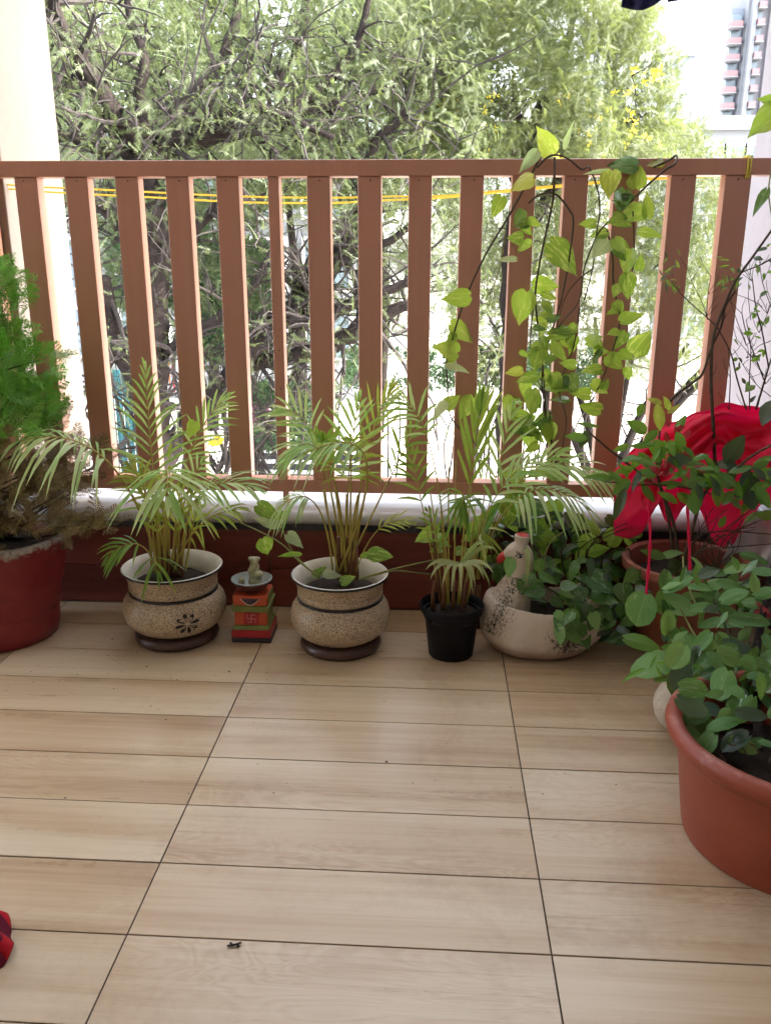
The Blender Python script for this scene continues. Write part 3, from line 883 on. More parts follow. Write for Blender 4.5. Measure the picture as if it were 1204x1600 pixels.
# eye painted on the side of the head: outline, white and pupil as thin raised pieces
def head_pt(x, z, lift):
    cx, cz, r = -.0585, .2535, .0262
    d2 = (x - cx) ** 2 * .8 + (z - cz) ** 2
    return (x, -math.sqrt(max(.00002, r * r - d2)) - lift, z)
def eye_poly(pts, mat, name, lift):
    c = (sum(p[0] for p in pts) / len(pts), sum(p[1] for p in pts) / len(pts))
    vs = [head_pt(*c, lift)] + [head_pt(x, z, lift) for x, z in pts]; n = len(pts)
    mb = MB(); mb.add(vs, [(0, 1 + i, 1 + (i + 1) % n) for i in range(n)]); mb.build(name, mat, sw)
ex, ez = -.057, .254
alm = [(ex - .0115 + .024 * t, ez + .0062 * math.sin(math.pi * t)) for t in [i / 8 for i in range(9)]] + [(ex + .0125 - .024 * t, ez - .0052 * math.sin(math.pi * t)) for t in [i / 8 for i in range(1, 8)]]
eye_poly([(ex + (x - ex) * 1.0, ez + (z - ez) * 1.0) for x, z in alm], 'ink', 'eye_outline', .0012)
eye_poly([(ex + (x - ex) * .80, ez + (z - ez) * .68) for x, z in alm], 'eye_white', 'eye_white', .0019)
eye_poly([(ex + .001 + .0034 * math.cos(2 * math.pi * i / 12), ez + .0034 * math.sin(2 * math.pi * i / 12)) for i in range(12)], 'ink', 'pupil', .0025)
for k in range(3):
    mb = MB(); mb.tube([head_pt(ex - .007 + k * .0035, ez + .006, .0012), head_pt(ex - .0095 + k * .0028, ez + .0115, .0012)], [.0008, .0004], 5); mb.build('lash', 'ink', sw)
soil_part(sw, 1.0, .104, .118, .078)

# ---------- shrine block with bowl and figure
P9 = V((-.027, .108, 0))
al = empty('shrine_block', P9, 'small red and green painted clay shrine block with a white line emblem', 'shrine')
al.rotation_euler = (0, 0, R(1))
def apart(name, x0, y0, z0, x1, y1, z1, mat, bev=.002, taper=1.0):
    mb = MB(); mb.box(x0, y0, z0, x1, y1, z1)
    if taper != 1:
        cx, cy = (x0 + x1) / 2, (y0 + y1) / 2
        for i in range(4, 8):
            x, y, z = mb.v[i]; mb.v[i] = (cx + (x - cx) * taper, cy + (y - cy) * taper, z)
    return mb.build(name, mat, al, False, None, bev)
apart('base', -.050, -.050, 0, .050, .050, .013, 'altar_dark')
apart('plinth', -.0495, -.0495, .0131, .0495, .0495, .033, 'altar_red')
apart('lower_ledge', -.0475, -.0475, .0331, .0475, .0475, .044, 'altar_green', .002, .93)
apart('block', -.041, -.041, .0441, .041, .041, .081, 'altar_orange')
apart('emblem_panel', -.018, -.0425, .0465, .021, -.0411, .0795, 'altar_red', .0004)
apart('upper_ledge', -.046, -.046, .0811, .046, .046, .097, 'altar_green', .002, 1.05)
apart('top_block', -.043, -.043, .0971, .043, .043, .124, 'altar_orange', .003)
for xx in (-.0445, .0432):
    apart('side_panel', xx, -.036, .099, xx + .0012, .036, .122, 'altar_green', .0004)
for xx in (.0411,):
    apart('side_panel', xx, -.036, .047, xx + .0012, .036, .079, 'altar_green', .0004)
mb = MB()
q = [(-.024 + .048 * t, -.0442, .117 - .017 * math.sin(math.pi * t)) for t in [i / 10 for i in range(11)]]
mb.tube(q, .0013, 6); mb.build('trim_line', 'altar_line', al)
# recess shade put in as a flat dark patch inside the curve
mb = MB()
vs = [(x, -.0436, z) for x, _, z in q]
mb.add(vs + [(0, -.0436, .1172)], [(i, i + 1, 11) for i in range(10)]); mb.build('hollow_shade', 'altar_dark', al, False)
# line emblem: a cross with bent arms, thin pale strokes
ecx, ecz, ey = .0015, .063, -.0432
a_ = .0105
strokes = [[(-a_, 0), (a_, 0)], [(0, -a_), (0, a_)], [(0, a_), (a_, a_ * .95)], [(a_, 0), (a_ * .95, -a_)], [(0, -a_), (-a_, -a_ * .95)], [(-a_, 0), (-a_ * .95, a_)]]
for k, st in enumerate(strokes):
    mb = MB(); mb.tube([(ecx + x, ey, ecz + z) for x, z in st], .0006, 5); mb.build('emblem_stroke', 'altar_line', al)
bo = empty('offering_bowl', P9 + V((-.002, .0, .1242)), 'shallow brown bowl with pale rim resting on the shrine block', 'bowl')
lathe_part('bowl_body', [(.001, 0), (.026, 0), (.033, .005), (.043, .018), (.047, .026)], 'bowl', bo, 40)
lathe_part('rim', [(.047, .026), (.0515, .029), (.052, .0315), (.049, .0325), (.044, .028), (.034, .014), (.001, .009)], 'bowl_rim', bo, 40)
def blob(name, lumps, mat, parent, vox=.0016):
    mb = MB()
    for (x, y, z, rx, rz) in lumps:
        pr = [(max(.0004, rx * math.sin(math.pi * i / 10)), z - rz * math.cos(math.pi * i / 10)) for i in range(11)]
        o = len(mb.v); mb.lathe(pr, 14)
        for i in range(o, len(mb.v)): mb.v[i] = (mb.v[i][0] + x, mb.v[i][1] + y, mb.v[i][2])
        mb.f.append(tuple(o + k for k in range(14))[::-1]); mb.f.append(tuple(o + 140 + k for k in range(14))); mb.mi += [0, 0]
    ob = mb.build(name, mat, parent)
    m = ob.modifiers.new('remesh', 'REMESH'); m.mode = 'VOXEL'; m.voxel_size = vox; m.use_smooth_shade = True
    return ob
fg = empty('figurine', bo.location + V((.008, .002, .0095)), 'tiny mossy white stone figurine standing in the brown bowl', 'figurine')
blob('figure', [(x * 1.3, y * 1.3, z * 1.25, rx * 1.3, rz * 1.25) for x, y, z, rx, rz in [(0, 0, .010, .014, .012), (.002, 0, .024, .013, .012), (.008, -.004, .028, .010, .007), (0, 0, .040, .010, .011), (-.006, -.003, .034, .007, .008), (0, 0, .054, .009, .009), (-.006, 0, .058, .006, .005), (.005, 0, .058, .007, .005)]], 'stone_fig', fg)
sf = empty('pebble', bo.location + V((-.024, -.012, .0175)), 'small white topped stone lying in the brown bowl beside the figurine', 'stone')
blob('stone', [(0, 0, .006, .009, .0075), (.001, 0, .013, .007, .007)], 'stone_fig', sf)


# ================================================================== PLANTS IN THE POTS
# ---------- palm in the flower urn
Y1 = .09
def stems(parent, base_px, tips, Yb, Yt, mat, rad):
    for (bx, by, tx, ty) in tips:
        A = at(bx, by, Yb); C = at(tx, ty, Yt + random.uniform(-.02, .02)); B = A.lerp(C, .5) + V((random.uniform(-.008, .008), 0, .01))
        mb = MB(); pth = bez(A, B, C, 6)
        mb.tube([p - parent.location for p in pth], [rad * (1.25 - .6 * i / 6) for i in range(7)], 6)
        mb.build('stem', mat, parent)

frond(p1, (262, 893), (236, 760), (228, 580), (.10, .13, .17), .36, 19, 98, 6.5, 'palm', droop=.42, up=.10, amax=66, amin=8, srad=.0030, var=.55)
frond(p1, (250, 895), (190, 640), (30, 690), (.09, .02, -.06), .52, 15, 92, 10.5, 'palm', droop=.95, up=.75, amax=75, amin=22, srad=.0034, var=.85)
frond(p1, (258, 895), (262, 650), (262, 775), (.08, .05, -.08), .60, 10, 95, 12, 'palm', droop=.75, up=.8, amax=82, amin=30, srad=.0032, var=.75)
frond(p1, (268, 893), (290, 720), (395, 762), (.10, .05, .02), .45, 13, 78, 8.5, 'palm', droop=.55, up=.7, amax=55, amin=15, srad=.003, var=.65)
frond(p1, (270, 890), (275, 690), (352, 622), (.12, .16, .2), .55, 12, 62, 6, 'palm', droop=.4, up=.3, amax=45, amin=10, var=.7)
frond(p1, (272, 893), (300, 800), (372, 796), (.08, .03, .0), .35, 11, 68, 8, 'palm_yellow', droop=.6, up=.6, amax=50, amin=16, var=.4)
frond(p1, (245, 893), (225, 820), (170, 868), (.06, .0, -.02), .5, 7, 48, 8, 'palm_green', droop=.6, up=.6, amax=50, amin=20, var=.3, srad=.0022)
frond(p1, (240, 893), (238, 850), (245, 890), (.05, -.02, -.05), .45, 5, 50, 9, 'palm_green', droop=.9, up=.6, amax=60, amin=25, var=.25, srad=.002)
frond(p1, (262, 893), (240, 770), (205, 730), (.09, .08, .06), .6, 9, 60, 8, 'palm_yellow', droop=.6, up=.5, amax=50, amin=14, var=.6)
frond(p1, (266, 893), (285, 760), (318, 720), (.09, .06, .05), .55, 9, 62, 8, 'palm', droop=.6, up=.5, amax=55, amin=16, var=.8)
for k in range(9):
    x = 238 + k * 6.5; tx = x + (x - 262) * random.uniform(.5, 1.1); ty = random.uniform(735, 800)
    frond(p1, (x, 893), (x + (tx - x) * .3, (893 + ty) / 2), (tx, ty), (.09, .07, .06), .62, 5, random.uniform(40, 60), 8, 'palm_yellow', droop=.35, up=.4, amax=28, amin=8, var=random.uniform(.2, .7), srad=.0034)
stems(p1, None, [(244 + 5 * k, 895, 240 + 7 * k + random.uniform(-8, 8), random.uniform(780, 830)) for k in range(8)], .09, .09, 'palm_stem', .0034)
for k in range(4):
    A = at(256 + 9 * k, 893, .085)
    mb = MB(); mb.tube([A - P1 - V((0, 0, .02)), A - P1 + V((0, 0, .03)), A - P1 + V((.003, 0, .07))], [.007, .0055, .0035], 7); mb.build('stem_base', 'red_stem', p1)
px_leaf(p1, 300, 672, 28, 250, .7, .05, 'pothos', 'heart', 0); px_leaf(p1, 265, 705, 26, 80, .6, .02, 'pothos', 'lance', 0)

# ---------- palm in the plain urn
frond(p2, (530, 893), (660, 590), (428, 735), (.06, .0, -.02), .52, 18, 58, 8, 'palm', droop=.85, up=.8, amax=66, amin=20, srad=.0030, var=.55)
frond(p2, (545, 893), (535, 760), (560, 628), (.07, .08, .09), .55, 11, 78, 8, 'palm', droop=.25, up=.15, amax=58, amin=10, srad=.0028, var=.6)
frond(p2, (540, 893), (530, 650), (455, 702), (.06, .03, .01), .6, 12, 70, 7.5, 'palm', droop=.55, up=.6, amax=62, amin=18, var=.8)
frond(p2, (535, 893), (510, 640), (445, 640), (.07, .09, .10), .62, 10, 66, 7, 'palm', droop=.3, up=.35, amax=48, amin=14, var=.75)
frond(p2, (550, 893), (560, 690), (610, 612), (.08, .10, .13), .58, 9, 72, 7, 'palm_yellow', droop=.25, up=.15, amax=32, amin=8, var=.5)
frond(p2, (520, 893), (505, 720), (430, 800), (.05, .02, .0), .58, 14, 52, 7, 'palm', droop=.9, up=.8, amax=62, amin=20, var=.8, srad=.0024)
frond(p2, (528, 893), (500, 750), (505, 690), (.05, .04, .05), .72, 4, 62, 12, 'palm_green', droop=.15, up=.1, amax=30, amin=10, var=.5, srad=.0024)
frond(p2, (545, 893), (550, 720), (548, 690), (.07, .03, .02), .55, 10, 66, 8, 'palm_yellow', droop=.5, up=.5, amax=75, amin=24, var=.5)
frond(p2, (540, 893), (600, 760), (655, 660), (.07, .10, .12), .62, 9, 58, 7, 'palm_green', droop=.45, up=.5, amax=50, amin=14, var=.4)
frond(p2, (556, 893), (585, 800), (640, 815), (.06, .06, .05), .5, 9, 34, 4.5, 'palm_yellow', droop=.3, up=.5, amax=40, amin=14, var=.5, srad=.0018)
for k in range(5):
    A = at(528 + 7 * k, 893, .065)
    mb = MB(); mb.tube([A - P2 - V((0, 0, .02)), A - P2 + V((0, 0, .035)), A - P2 + V((.002, 0, .09))], [.0075, .0058, .0036], 7); mb.build('stem_base', 'red_stem', p2)
stems(p2, None, [(530 + 5 * k, 880, 505 + 18 * k, random.uniform(730, 790)) for k in range(5)], .065, .05, 'palm_stem', .003)

# ---------- small pothos rooted in the plain urn, two runners
v0 = empty('pothos_vine', P2 + V((-.02, -.01, .165)), 'young pothos runner rooted in the plain urn and reaching over to both sides', 'vine')
def vine(parent, pts, Y, rad=.0022, mat='green_stem', name='runner'):
    pth = px_path(pts, Y, 4); mb = MB()
    mb.tube([p - parent.location for p in pth], [rad * (1.1 - .5 * i / len(pth)) for i in range(len(pth))], 6)
    o = mb.build(name, mat, parent); return pth
vine(v0, [(500, 902), (470, 880), (440, 850), (400, 828), (370, 815), (350, 808)], .02)
vine(v0, [(500, 905), (465, 872), (448, 845), (438, 815), (432, 800)], .03, .002)
vine(v0, [(560, 905), (600, 893), (640, 883), (690, 872)], .0, .002)
vine(v0, [(565, 905), (615, 892), (650, 895), (680, 898)], .01, .0015)
for args in [(415, 855, 28, 290, .95, .02), (420, 800, 40, 330, .6, .02), (417, 815, 36, 170, .55, .03, 'pothos_pale'), (461, 845, 30, 320, .6, .02, 'pothos_pale'), (452, 868, 34, 180, .35, .01),
             (440, 805, 30, 20, .5, .03), (595, 868, 36, 350, .7, .0), (577, 865, 26, 20, .45, .0), (500, 893, 24, 30, .6, .02), (520, 898, 30, 350, .5, .01, 'pothos_pale'), (545, 905, 26, 20, .5, .0)]:
    px_leaf(v0, *args[:6], args[6] if len(args) > 6 else 'pothos')

# ---------- thin palm in the black pot
frond(p3, (715, 945), (725, 790), (752, 628), (.03, .06, .10), .6, 8, 95, 11, 'palm_green', droop=.12, up=.1, amax=22, amin=6, var=.65, srad=.0024)
frond(p3, (700, 945), (690, 640), (622, 622), (.03, .08, .10), .62, 12, 62, 7, 'palm', droop=.55, up=.5, amax=55, amin=16, var=.75, srad=.0022)
frond(p3, (722, 945), (750, 760), (830, 720), (.03, .05, .06), .55, 10, 66, 8, 'palm', droop=.45, up=.5, amax=45, amin=14, var=.8, srad=.0022)
frond(p3, (718, 945), (730, 720), (722, 790), (.03, .02, -.04), .5, 12, 74, 9, 'palm_green', droop=.85, up=.6, amax=50, amin=14, var=.3, srad=.0022)
frond(p3, (728, 945), (760, 800), (800, 640), (.04, .12, .20), .66, 8, 66, 8, 'palm', droop=.3, up=.3, amax=40, amin=12, var=.85, srad=.0022)
frond(p3, (690, 945), (660, 790), (640, 700), (.03, .08, .12), .6, 9, 56, 6, 'palm_green', droop=.4, up=.4, amax=48, amin=12, var=.5, srad=.002)
frond(p3, (702, 945), (690, 850), (668, 800), (.03, .02, .02), .6, 6, 40, 6, 'palm_green', droop=.4, up=.4, amax=40, amin=12, var=.5, srad=.0016)
stems(p3, None, [(690, 945, 672, 770), (700, 945, 700, 700), (708, 945, 712, 720), (716, 945, 735, 760), (722, 945, 742, 790), (728, 945, 757, 770), (697, 945, 688, 800)], .035, .06, 'palm_stem', .0022)
for k in range(4):
    A = at(676 + 16 * k, 944, .03)
    mb = MB(); mb.tube([A - P3 - V((0, 0, .02)), A - P3 + V((0, 0, .03)), A - P3 + V((.003, 0, .06))], [.0065, .005, .0035], 7); mb.build('stem_base', 'red_stem', p3)
mb = MB(); mb.tube([at(688, 940, .03) - P3, at(678, 850, .03) - P3, at(670, 790, .04) - P3], [.0045, .0035, .002], 7); mb.build('stem', 'red_stem', p3)
sp3 = [(672, 905), (690, 918), (705, 925), (720, 930), (738, 926), (756, 905), (765, 915), (742, 915), (770, 895), (665, 890), (775, 862), (758, 848)]
for (x, y) in sp3:
    strap_leaf(p3, (718, 884), ((718 + x) / 2 + (x - 718) * .2, 866 if y > 880 else 838), (x, y), (.0, -.03, -.045), 8.5, 'spider', var=random.uniform(.3, .9))

# ---------- swan plants: a spider leaf arch, trailing pothos
po = empty('pothos_vine', P8 + V((.04, .03, .09)), 'leafy pothos with grey green hearts spilling from the back of the swan planter', 'vine')
strap_leaf(po, (818, 856), (832, 850), (817, 947), (.06, .0, .0), 8, 'spider', var=.5)
for a in [(858, 905, 32, 340, .6, .02), (838, 934, 34, 340, .6, .02, 'pothos_dark'), (890, 915, 26, 10, .8, .0), (885, 926, 27, 180, .85, .0), (906, 930, 26, 250, .9, .0), (909, 903, 24, 160, .6, .0), (940, 912, 48, 330, .75, .0),
          (944, 937, 42, 340, .6, .0, 'pothos_dark'), (894, 965, 27, 280, 1.0, -.03), (928, 971, 27, 280, .95, -.03), (901, 993, 38, 280, .7, -.02, 'pothos_dark'), (817, 917, 24, 320, .8, .0, 'pothos_dark'), (795, 889, 32, 250, .8, -.02),
          (818, 908, 22, 200, .6, .0, 'pothos_dark'), (918, 955, 22, 100, .7, -.01), (872, 893, 22, 340, .4, .02), (912, 876, 20, 350, .5, .04), (905, 950, 30, 90, .6, .02, 'pothos_dark'), (915, 1000, 34, 300, .7, .0, 'pothos_dark'), (890, 980, 30, 260, .7, .0, 'pothos_dark')]:
    px_leaf(po, *a[:6], a[6] if len(a) > 6 else random.choice(['pothos_dark', 'mint']))
for k in range(26):
    px_leaf(po, random.uniform(825, 950), random.uniform(885, 965), random.uniform(20, 36), random.uniform(180, 360), random.uniform(.6, .9), random.uniform(.0, .12), random.choice(['pothos_dark', 'pothos_dark', 'mint', 'shrub_dark']), tilt=random.uniform(-1, 1))
for k in range(12):
    px_leaf(po, random.uniform(868, 935), random.uniform(950, 1005), random.uniform(22, 36), random.uniform(230, 330), random.uniform(.7, .9), random.uniform(-.06, -.02), random.choice(['pothos_dark', 'mint', 'pothos_dark', 'shrub_dark']), tilt=random.uniform(-.7, .7))
vine(po, [(832, 850), (843, 868), (838, 895), (845, 912), (870, 928), (880, 942)], .03, .0032, 'vine_stem')
vine(po, [(880, 942), (900, 945), (920, 960)], .0, .0018)
vine(po, [(858, 905), (850, 880), (858, 850), (880, 830)], .05, .0018)

# dark tangle behind the swan, against the wall
tg = empty('pothos_vine', V((.86, .2, .002)), 'dense dark pothos tangle along the foot of the parapet behind the swan', 'vine')
for k in range(95):
    x = random.uniform(755, 985); y = random.uniform(805, 905)
    px_leaf(tg, x, y, random.uniform(18, 34), random.uniform(0, 360), random.uniform(.5, .9), random.uniform(.14, .255), random.choice(['pothos_dark', 'pothos_dark', 'pothos', 'shrub_dark']), tilt=random.uniform(-1.2, 1.2))
for k in range(45):
    x = random.uniform(935, 1010); y = random.uniform(900, 1000)
    px_leaf(tg, x, y, random.uniform(22, 36), random.uniform(180, 360), random.uniform(.5, .9), random.uniform(-.02, .16), random.choice(['pothos_dark', 'shrub_dark', 'pothos_dark']), tilt=random.uniform(-1.2, 1.2))
for k in range(12):
    x0 = random.uniform(780, 960)
    vine(tg, [(x0, random.uniform(880, 940)), (x0 + random.uniform(-30, 30), 860), (x0 + random.uniform(-60, 60), random.uniform(810, 850))], random.uniform(.12, .24), .002, 'vine_stem')
for a in [(962, 835, 36, 40, .95, .18), (795, 800, 40, 300, .9, .2, 'pothos'), (810, 790, 46, 280, .8, .2), (840, 795, 46, 350, .8, .2, 'pothos_dark'), (865, 800, 36, 270, .8, .2), (765, 805, 60, 60, .4, .12, 'shrub'), (730, 838, 26, 200, .7, .08),
          (667, 838, 40, 200, .75, .1), (690, 848, 26, 350, .7, .08), (680, 860, 18, 190, .8, .08), (722, 860, 20, 20, .8, .08), (745, 818, 34, 60, .5, .08), (800, 820, 26, 300, .7, .2), (905, 822, 30, 200, .7, .2), (930, 828, 30, 330, .6, .2)]:
    px_leaf(tg, *a[:6], a[6] if len(a) > 6 else 'pothos')

# chamaedorea style frond arching to the right of the black pot
ch = empty('potted_palm_seedling', V((.60, .17, .002)), 'single arching palm seedling with hanging leaflets standing behind the swan', 'palm seedling')
frond(ch, (745, 905), (800, 690), (925, 800), (.18, .15, .12), .42, 17, 76, 10, 'palm', droop=.85, up=.85, amax=72, amin=26, srad=.0026, var=.8)
frond(ch, (748, 905), (810, 640), (960, 760), (.19, .2, .18), .55, 14, 66, 8, 'palm', droop=.5, up=.6, amax=50, amin=14, srad=.0022, var=.85)
frond(ch, (742, 905), (780, 740), (880, 705), (.19, .2, .2), .5, 10, 60, 8, 'palm', droop=.4, up=.4, amax=42, amin=14, srad=.0022, var=.6)
frond(ch, (740, 905), (735, 800), (752, 838), (.17, .16, .14), .5, 8, 60, 8, 'palm_yellow', droop=.6, up=.6, amax=50, amin=20, srad=.0022, var=.5)
for k in range(3):
    mb = MB(); A = at(742 + 4 * k, 915, .18)
    mb.tube([V((A.x - ch.location.x, A.y - ch.location.y, 0)), A - ch.location], [.006, .004], 7); mb.build('stem_base', 'red_stem', ch)

# ---------- thuja in the red pot
def spray_tpl(seed, dry):
    """a flat fern-like spray: rib with side ribs carrying short scale leaves; unit length along y"""
    rr = random.Random(seed); vs, fs = [], []
    def quad(p, q, w0, w1):
        d = (q - p); s_ = V((d.y, -d.x, 0)).normalized()
        o = len(vs); vs.extend([p - s_ * w0, p + s_ * w0, q + s_ * w1, q - s_ * w1]); fs.append((o, o + 1, o + 2, o + 3))
    quad(V((0, 0, 0)), V((0, 1, -.08)), .009, .004)
    n = 9
    for i in range(n):
        y = .12 + .82 * i / n
        L = (.42 if not dry else .36) * (1 - (i / n) ** 1.6 * .8)
        for sg in (-1, 1):
            a = R(rr.uniform(38, 58)); b = V((0, y, -.08 * y)); e = b + V((sg * math.sin(a) * L, math.cos(a) * L, rr.uniform(-.08, .05)))
            quad(b, e, .008, .004)
            m = 4 if not dry else 3
            for j in range(m):
                t = .25 + .7 * j / m; q = b.lerp(e, t)
                for s2 in (-1, 1):
                    a2 = math.atan2(e.x - b.x, e.y - b.y) + s2 * R(40); l2 = L * .36 * (1 - t * .4)
                    quad(q, q + V((math.sin(a2) * l2, math.cos(a2) * l2, rr.uniform(-.03, .03))), 0.0115, .004)
    return np.array([tuple(v) for v in vs]), np.array(fs)


def scatter(name, tpls, P, D, Nn, Sz, mat, parent, var):
    """join many copies of the templates: origin P, y axis D, z axis about Nn, size Sz"""
    Vs, Fs, As = [], [], []; off = 0
    idx = rng.integers(0, len(tpls), len(P))
    X = np.cross(D, Nn); X /= np.linalg.norm(X, axis=1)[:, None] + 1e-9
    Z = np.cross(X, D)
    for t, (tv, tf) in enumerate(tpls):
        sel = np.where(idx == t)[0]
        if not len(sel): continue
        B = np.stack([X[sel], D[sel], Z[sel]], 1)  # n,3axes,3
        W = np.einsum('vk,nkc->nvc', tv, B) * Sz[sel][:, None, None] + P[sel][:, None, :]
        nv = len(tv)
        Vs.append(W.reshape(-1, 3)); As.append(np.repeat(var[sel], nv))
        Fs.append((tf[None] + (np.arange(len(sel)) * nv)[:, None, None] + off).reshape(-1, tf.shape[1])); off += nv * len(sel)
    return numpy_mesh(name, np.concatenate(Vs), np.concatenate(Fs), mat, np.concatenate(As), parent)


def unit(a): return a / (np.linalg.norm(a, axis=1)[:, None] + 1e-9)


TH = [spray_tpl(k, False) for k in range(3)]; THD = [spray_tpl(k + 9, True) for k in range(3)]
# stem skeleton of the thuja, then sprays along its branches
mb = MB(); th_pts = []
base = V((0, .02, .235))
main = [base, base + V((.01, .0, .16)), base + V((.0, .01, .34)), base + V((-.03, .02, .60))]
mb.tube(smooth_path(main, 4), [.012 - .0007 * k for k in range(13)], 7)
for k in range(84):
    t = random.random() ** 1.1; z = .0 + .54 * t
    a = random.uniform(-2.4, 1.9); reach = random.uniform(.11, .26) * (1 - .45 * t)
    o = base + V((.01 * (1 - t) - .03 * t, .01, z)); e = o + V((math.cos(a) * reach, math.sin(a) * reach, random.uniform(.02, .12)))
    mb.tube([o, o.lerp(e, .5) + V((0, 0, -.008)), e], [.0035, .0022, .001], 4)
    for j in range(7):
        s_ = random.uniform(.5, 1.15); th_pts.append((o.lerp(e, s_), (e - o).normalized(), t))
mb.build('branch', 'bark', p4)
def th_layer(name, tpls, mat, sel, lo, hi, grey=0):
    P = np.array([tuple(p) for p, d, t in sel]) + rng.normal(0, .012, (len(sel), 3))
    D = unit(np.array([tuple(d) for p, d, t in sel]) + rng.normal(0, .55, (len(sel), 3)) + np.array([0, 0, .35]))
    N = unit(rng.normal(0, 1, (len(sel), 3)) + np.array([.2, -.9, .6]))
    return tag(scatter(name, tpls, P, D, N, rng.uniform(lo, hi, len(sel)), mat, p4, rng.random(len(sel))), kind='stuff')
green = [q for q in th_pts if q[2] + random.uniform(-.12, .12) > .36]
dry = [q for q in th_pts if q[2] + random.uniform(-.10, .10) < .40]
th_layer('green_foliage', TH, 'thuja', green, .07, .115)
th_layer('dry_foliage', THD, 'thuja_dry', dry + dry, .05, .09)
# brown fallen scraps on the soil
# ---------- pothos vines over the railing
pv = empty('pothos_vine', V((.80, .30, .30)), 'bright variegated pothos hanging over the top rail in long tangled strands', 'vine')
for pts, r, m in [
    ([(843, 246, .335), (815, 300, .325), (790, 345, .31), (757, 400, .29), (726, 468), (706, 530), (697, 560), (699, 600), (703, 650), (738, 690), (770, 722)], .0024, 'vine_stem'),
    ([(838, 262, .325), (860, 243, .325), (885, 247, .325), (908, 265, .325), (920, 262), (934, 300), (936, 335), (932, 360), (925, 420), (912, 470)], .0022, 'vine_stem'),
    ([(866, 246, .325), (865, 290), (862, 320), (851, 370), (841, 420), (836, 470), (846, 560), (852, 640), (856, 720), (860, 745)], .0024, 'vine_stem'),
    ([(825, 318), (843, 304), (868, 304), (890, 330), (895, 345), (892, 380), (885, 425), (876, 470), (864, 510), (850, 560), (846, 600), (854, 660), (872, 742)], .0022, 'vine_stem'),
    ([(1020, 262, .325), (1045, 250, .325), (1056, 243, .325), (1054, 256), (1038, 266), (1008, 292), (988, 312), (968, 330), (944, 352), (930, 372), (912, 420), (904, 470), (880, 500), (858, 530)], .0023, 'vine_stem'),
    ([(948, 360), (956, 400), (958, 450), (968, 500), (952, 560), (938, 598), (922, 628)], .002, 'vine_stem'),
    ([(905, 480), (896, 540), (884, 570), (873, 610), (884, 655), (878, 700), (876, 742)], .0016, 'vine_stem'),
    ([(925, 420), (900, 440), (880, 470), (868, 520)], .0016, 'vine_stem'),
    ([(988, 330), (990, 380), (988, 420), (975, 450)], .0015, 'vine_stem'),
    ([(790, 360), (782, 410), (770, 450), (757, 470)], .0014, 'green_stem'),
    ([(834, 470), (828, 530), (832, 580), (846, 610), (850, 650)], .0014, 'vine_stem'),
    ([(858, 640), (862, 690), (870, 735)], .0014, 'vine_stem')]:
    vine(pv, pts, .30, r * 1.15, m, 'strand')
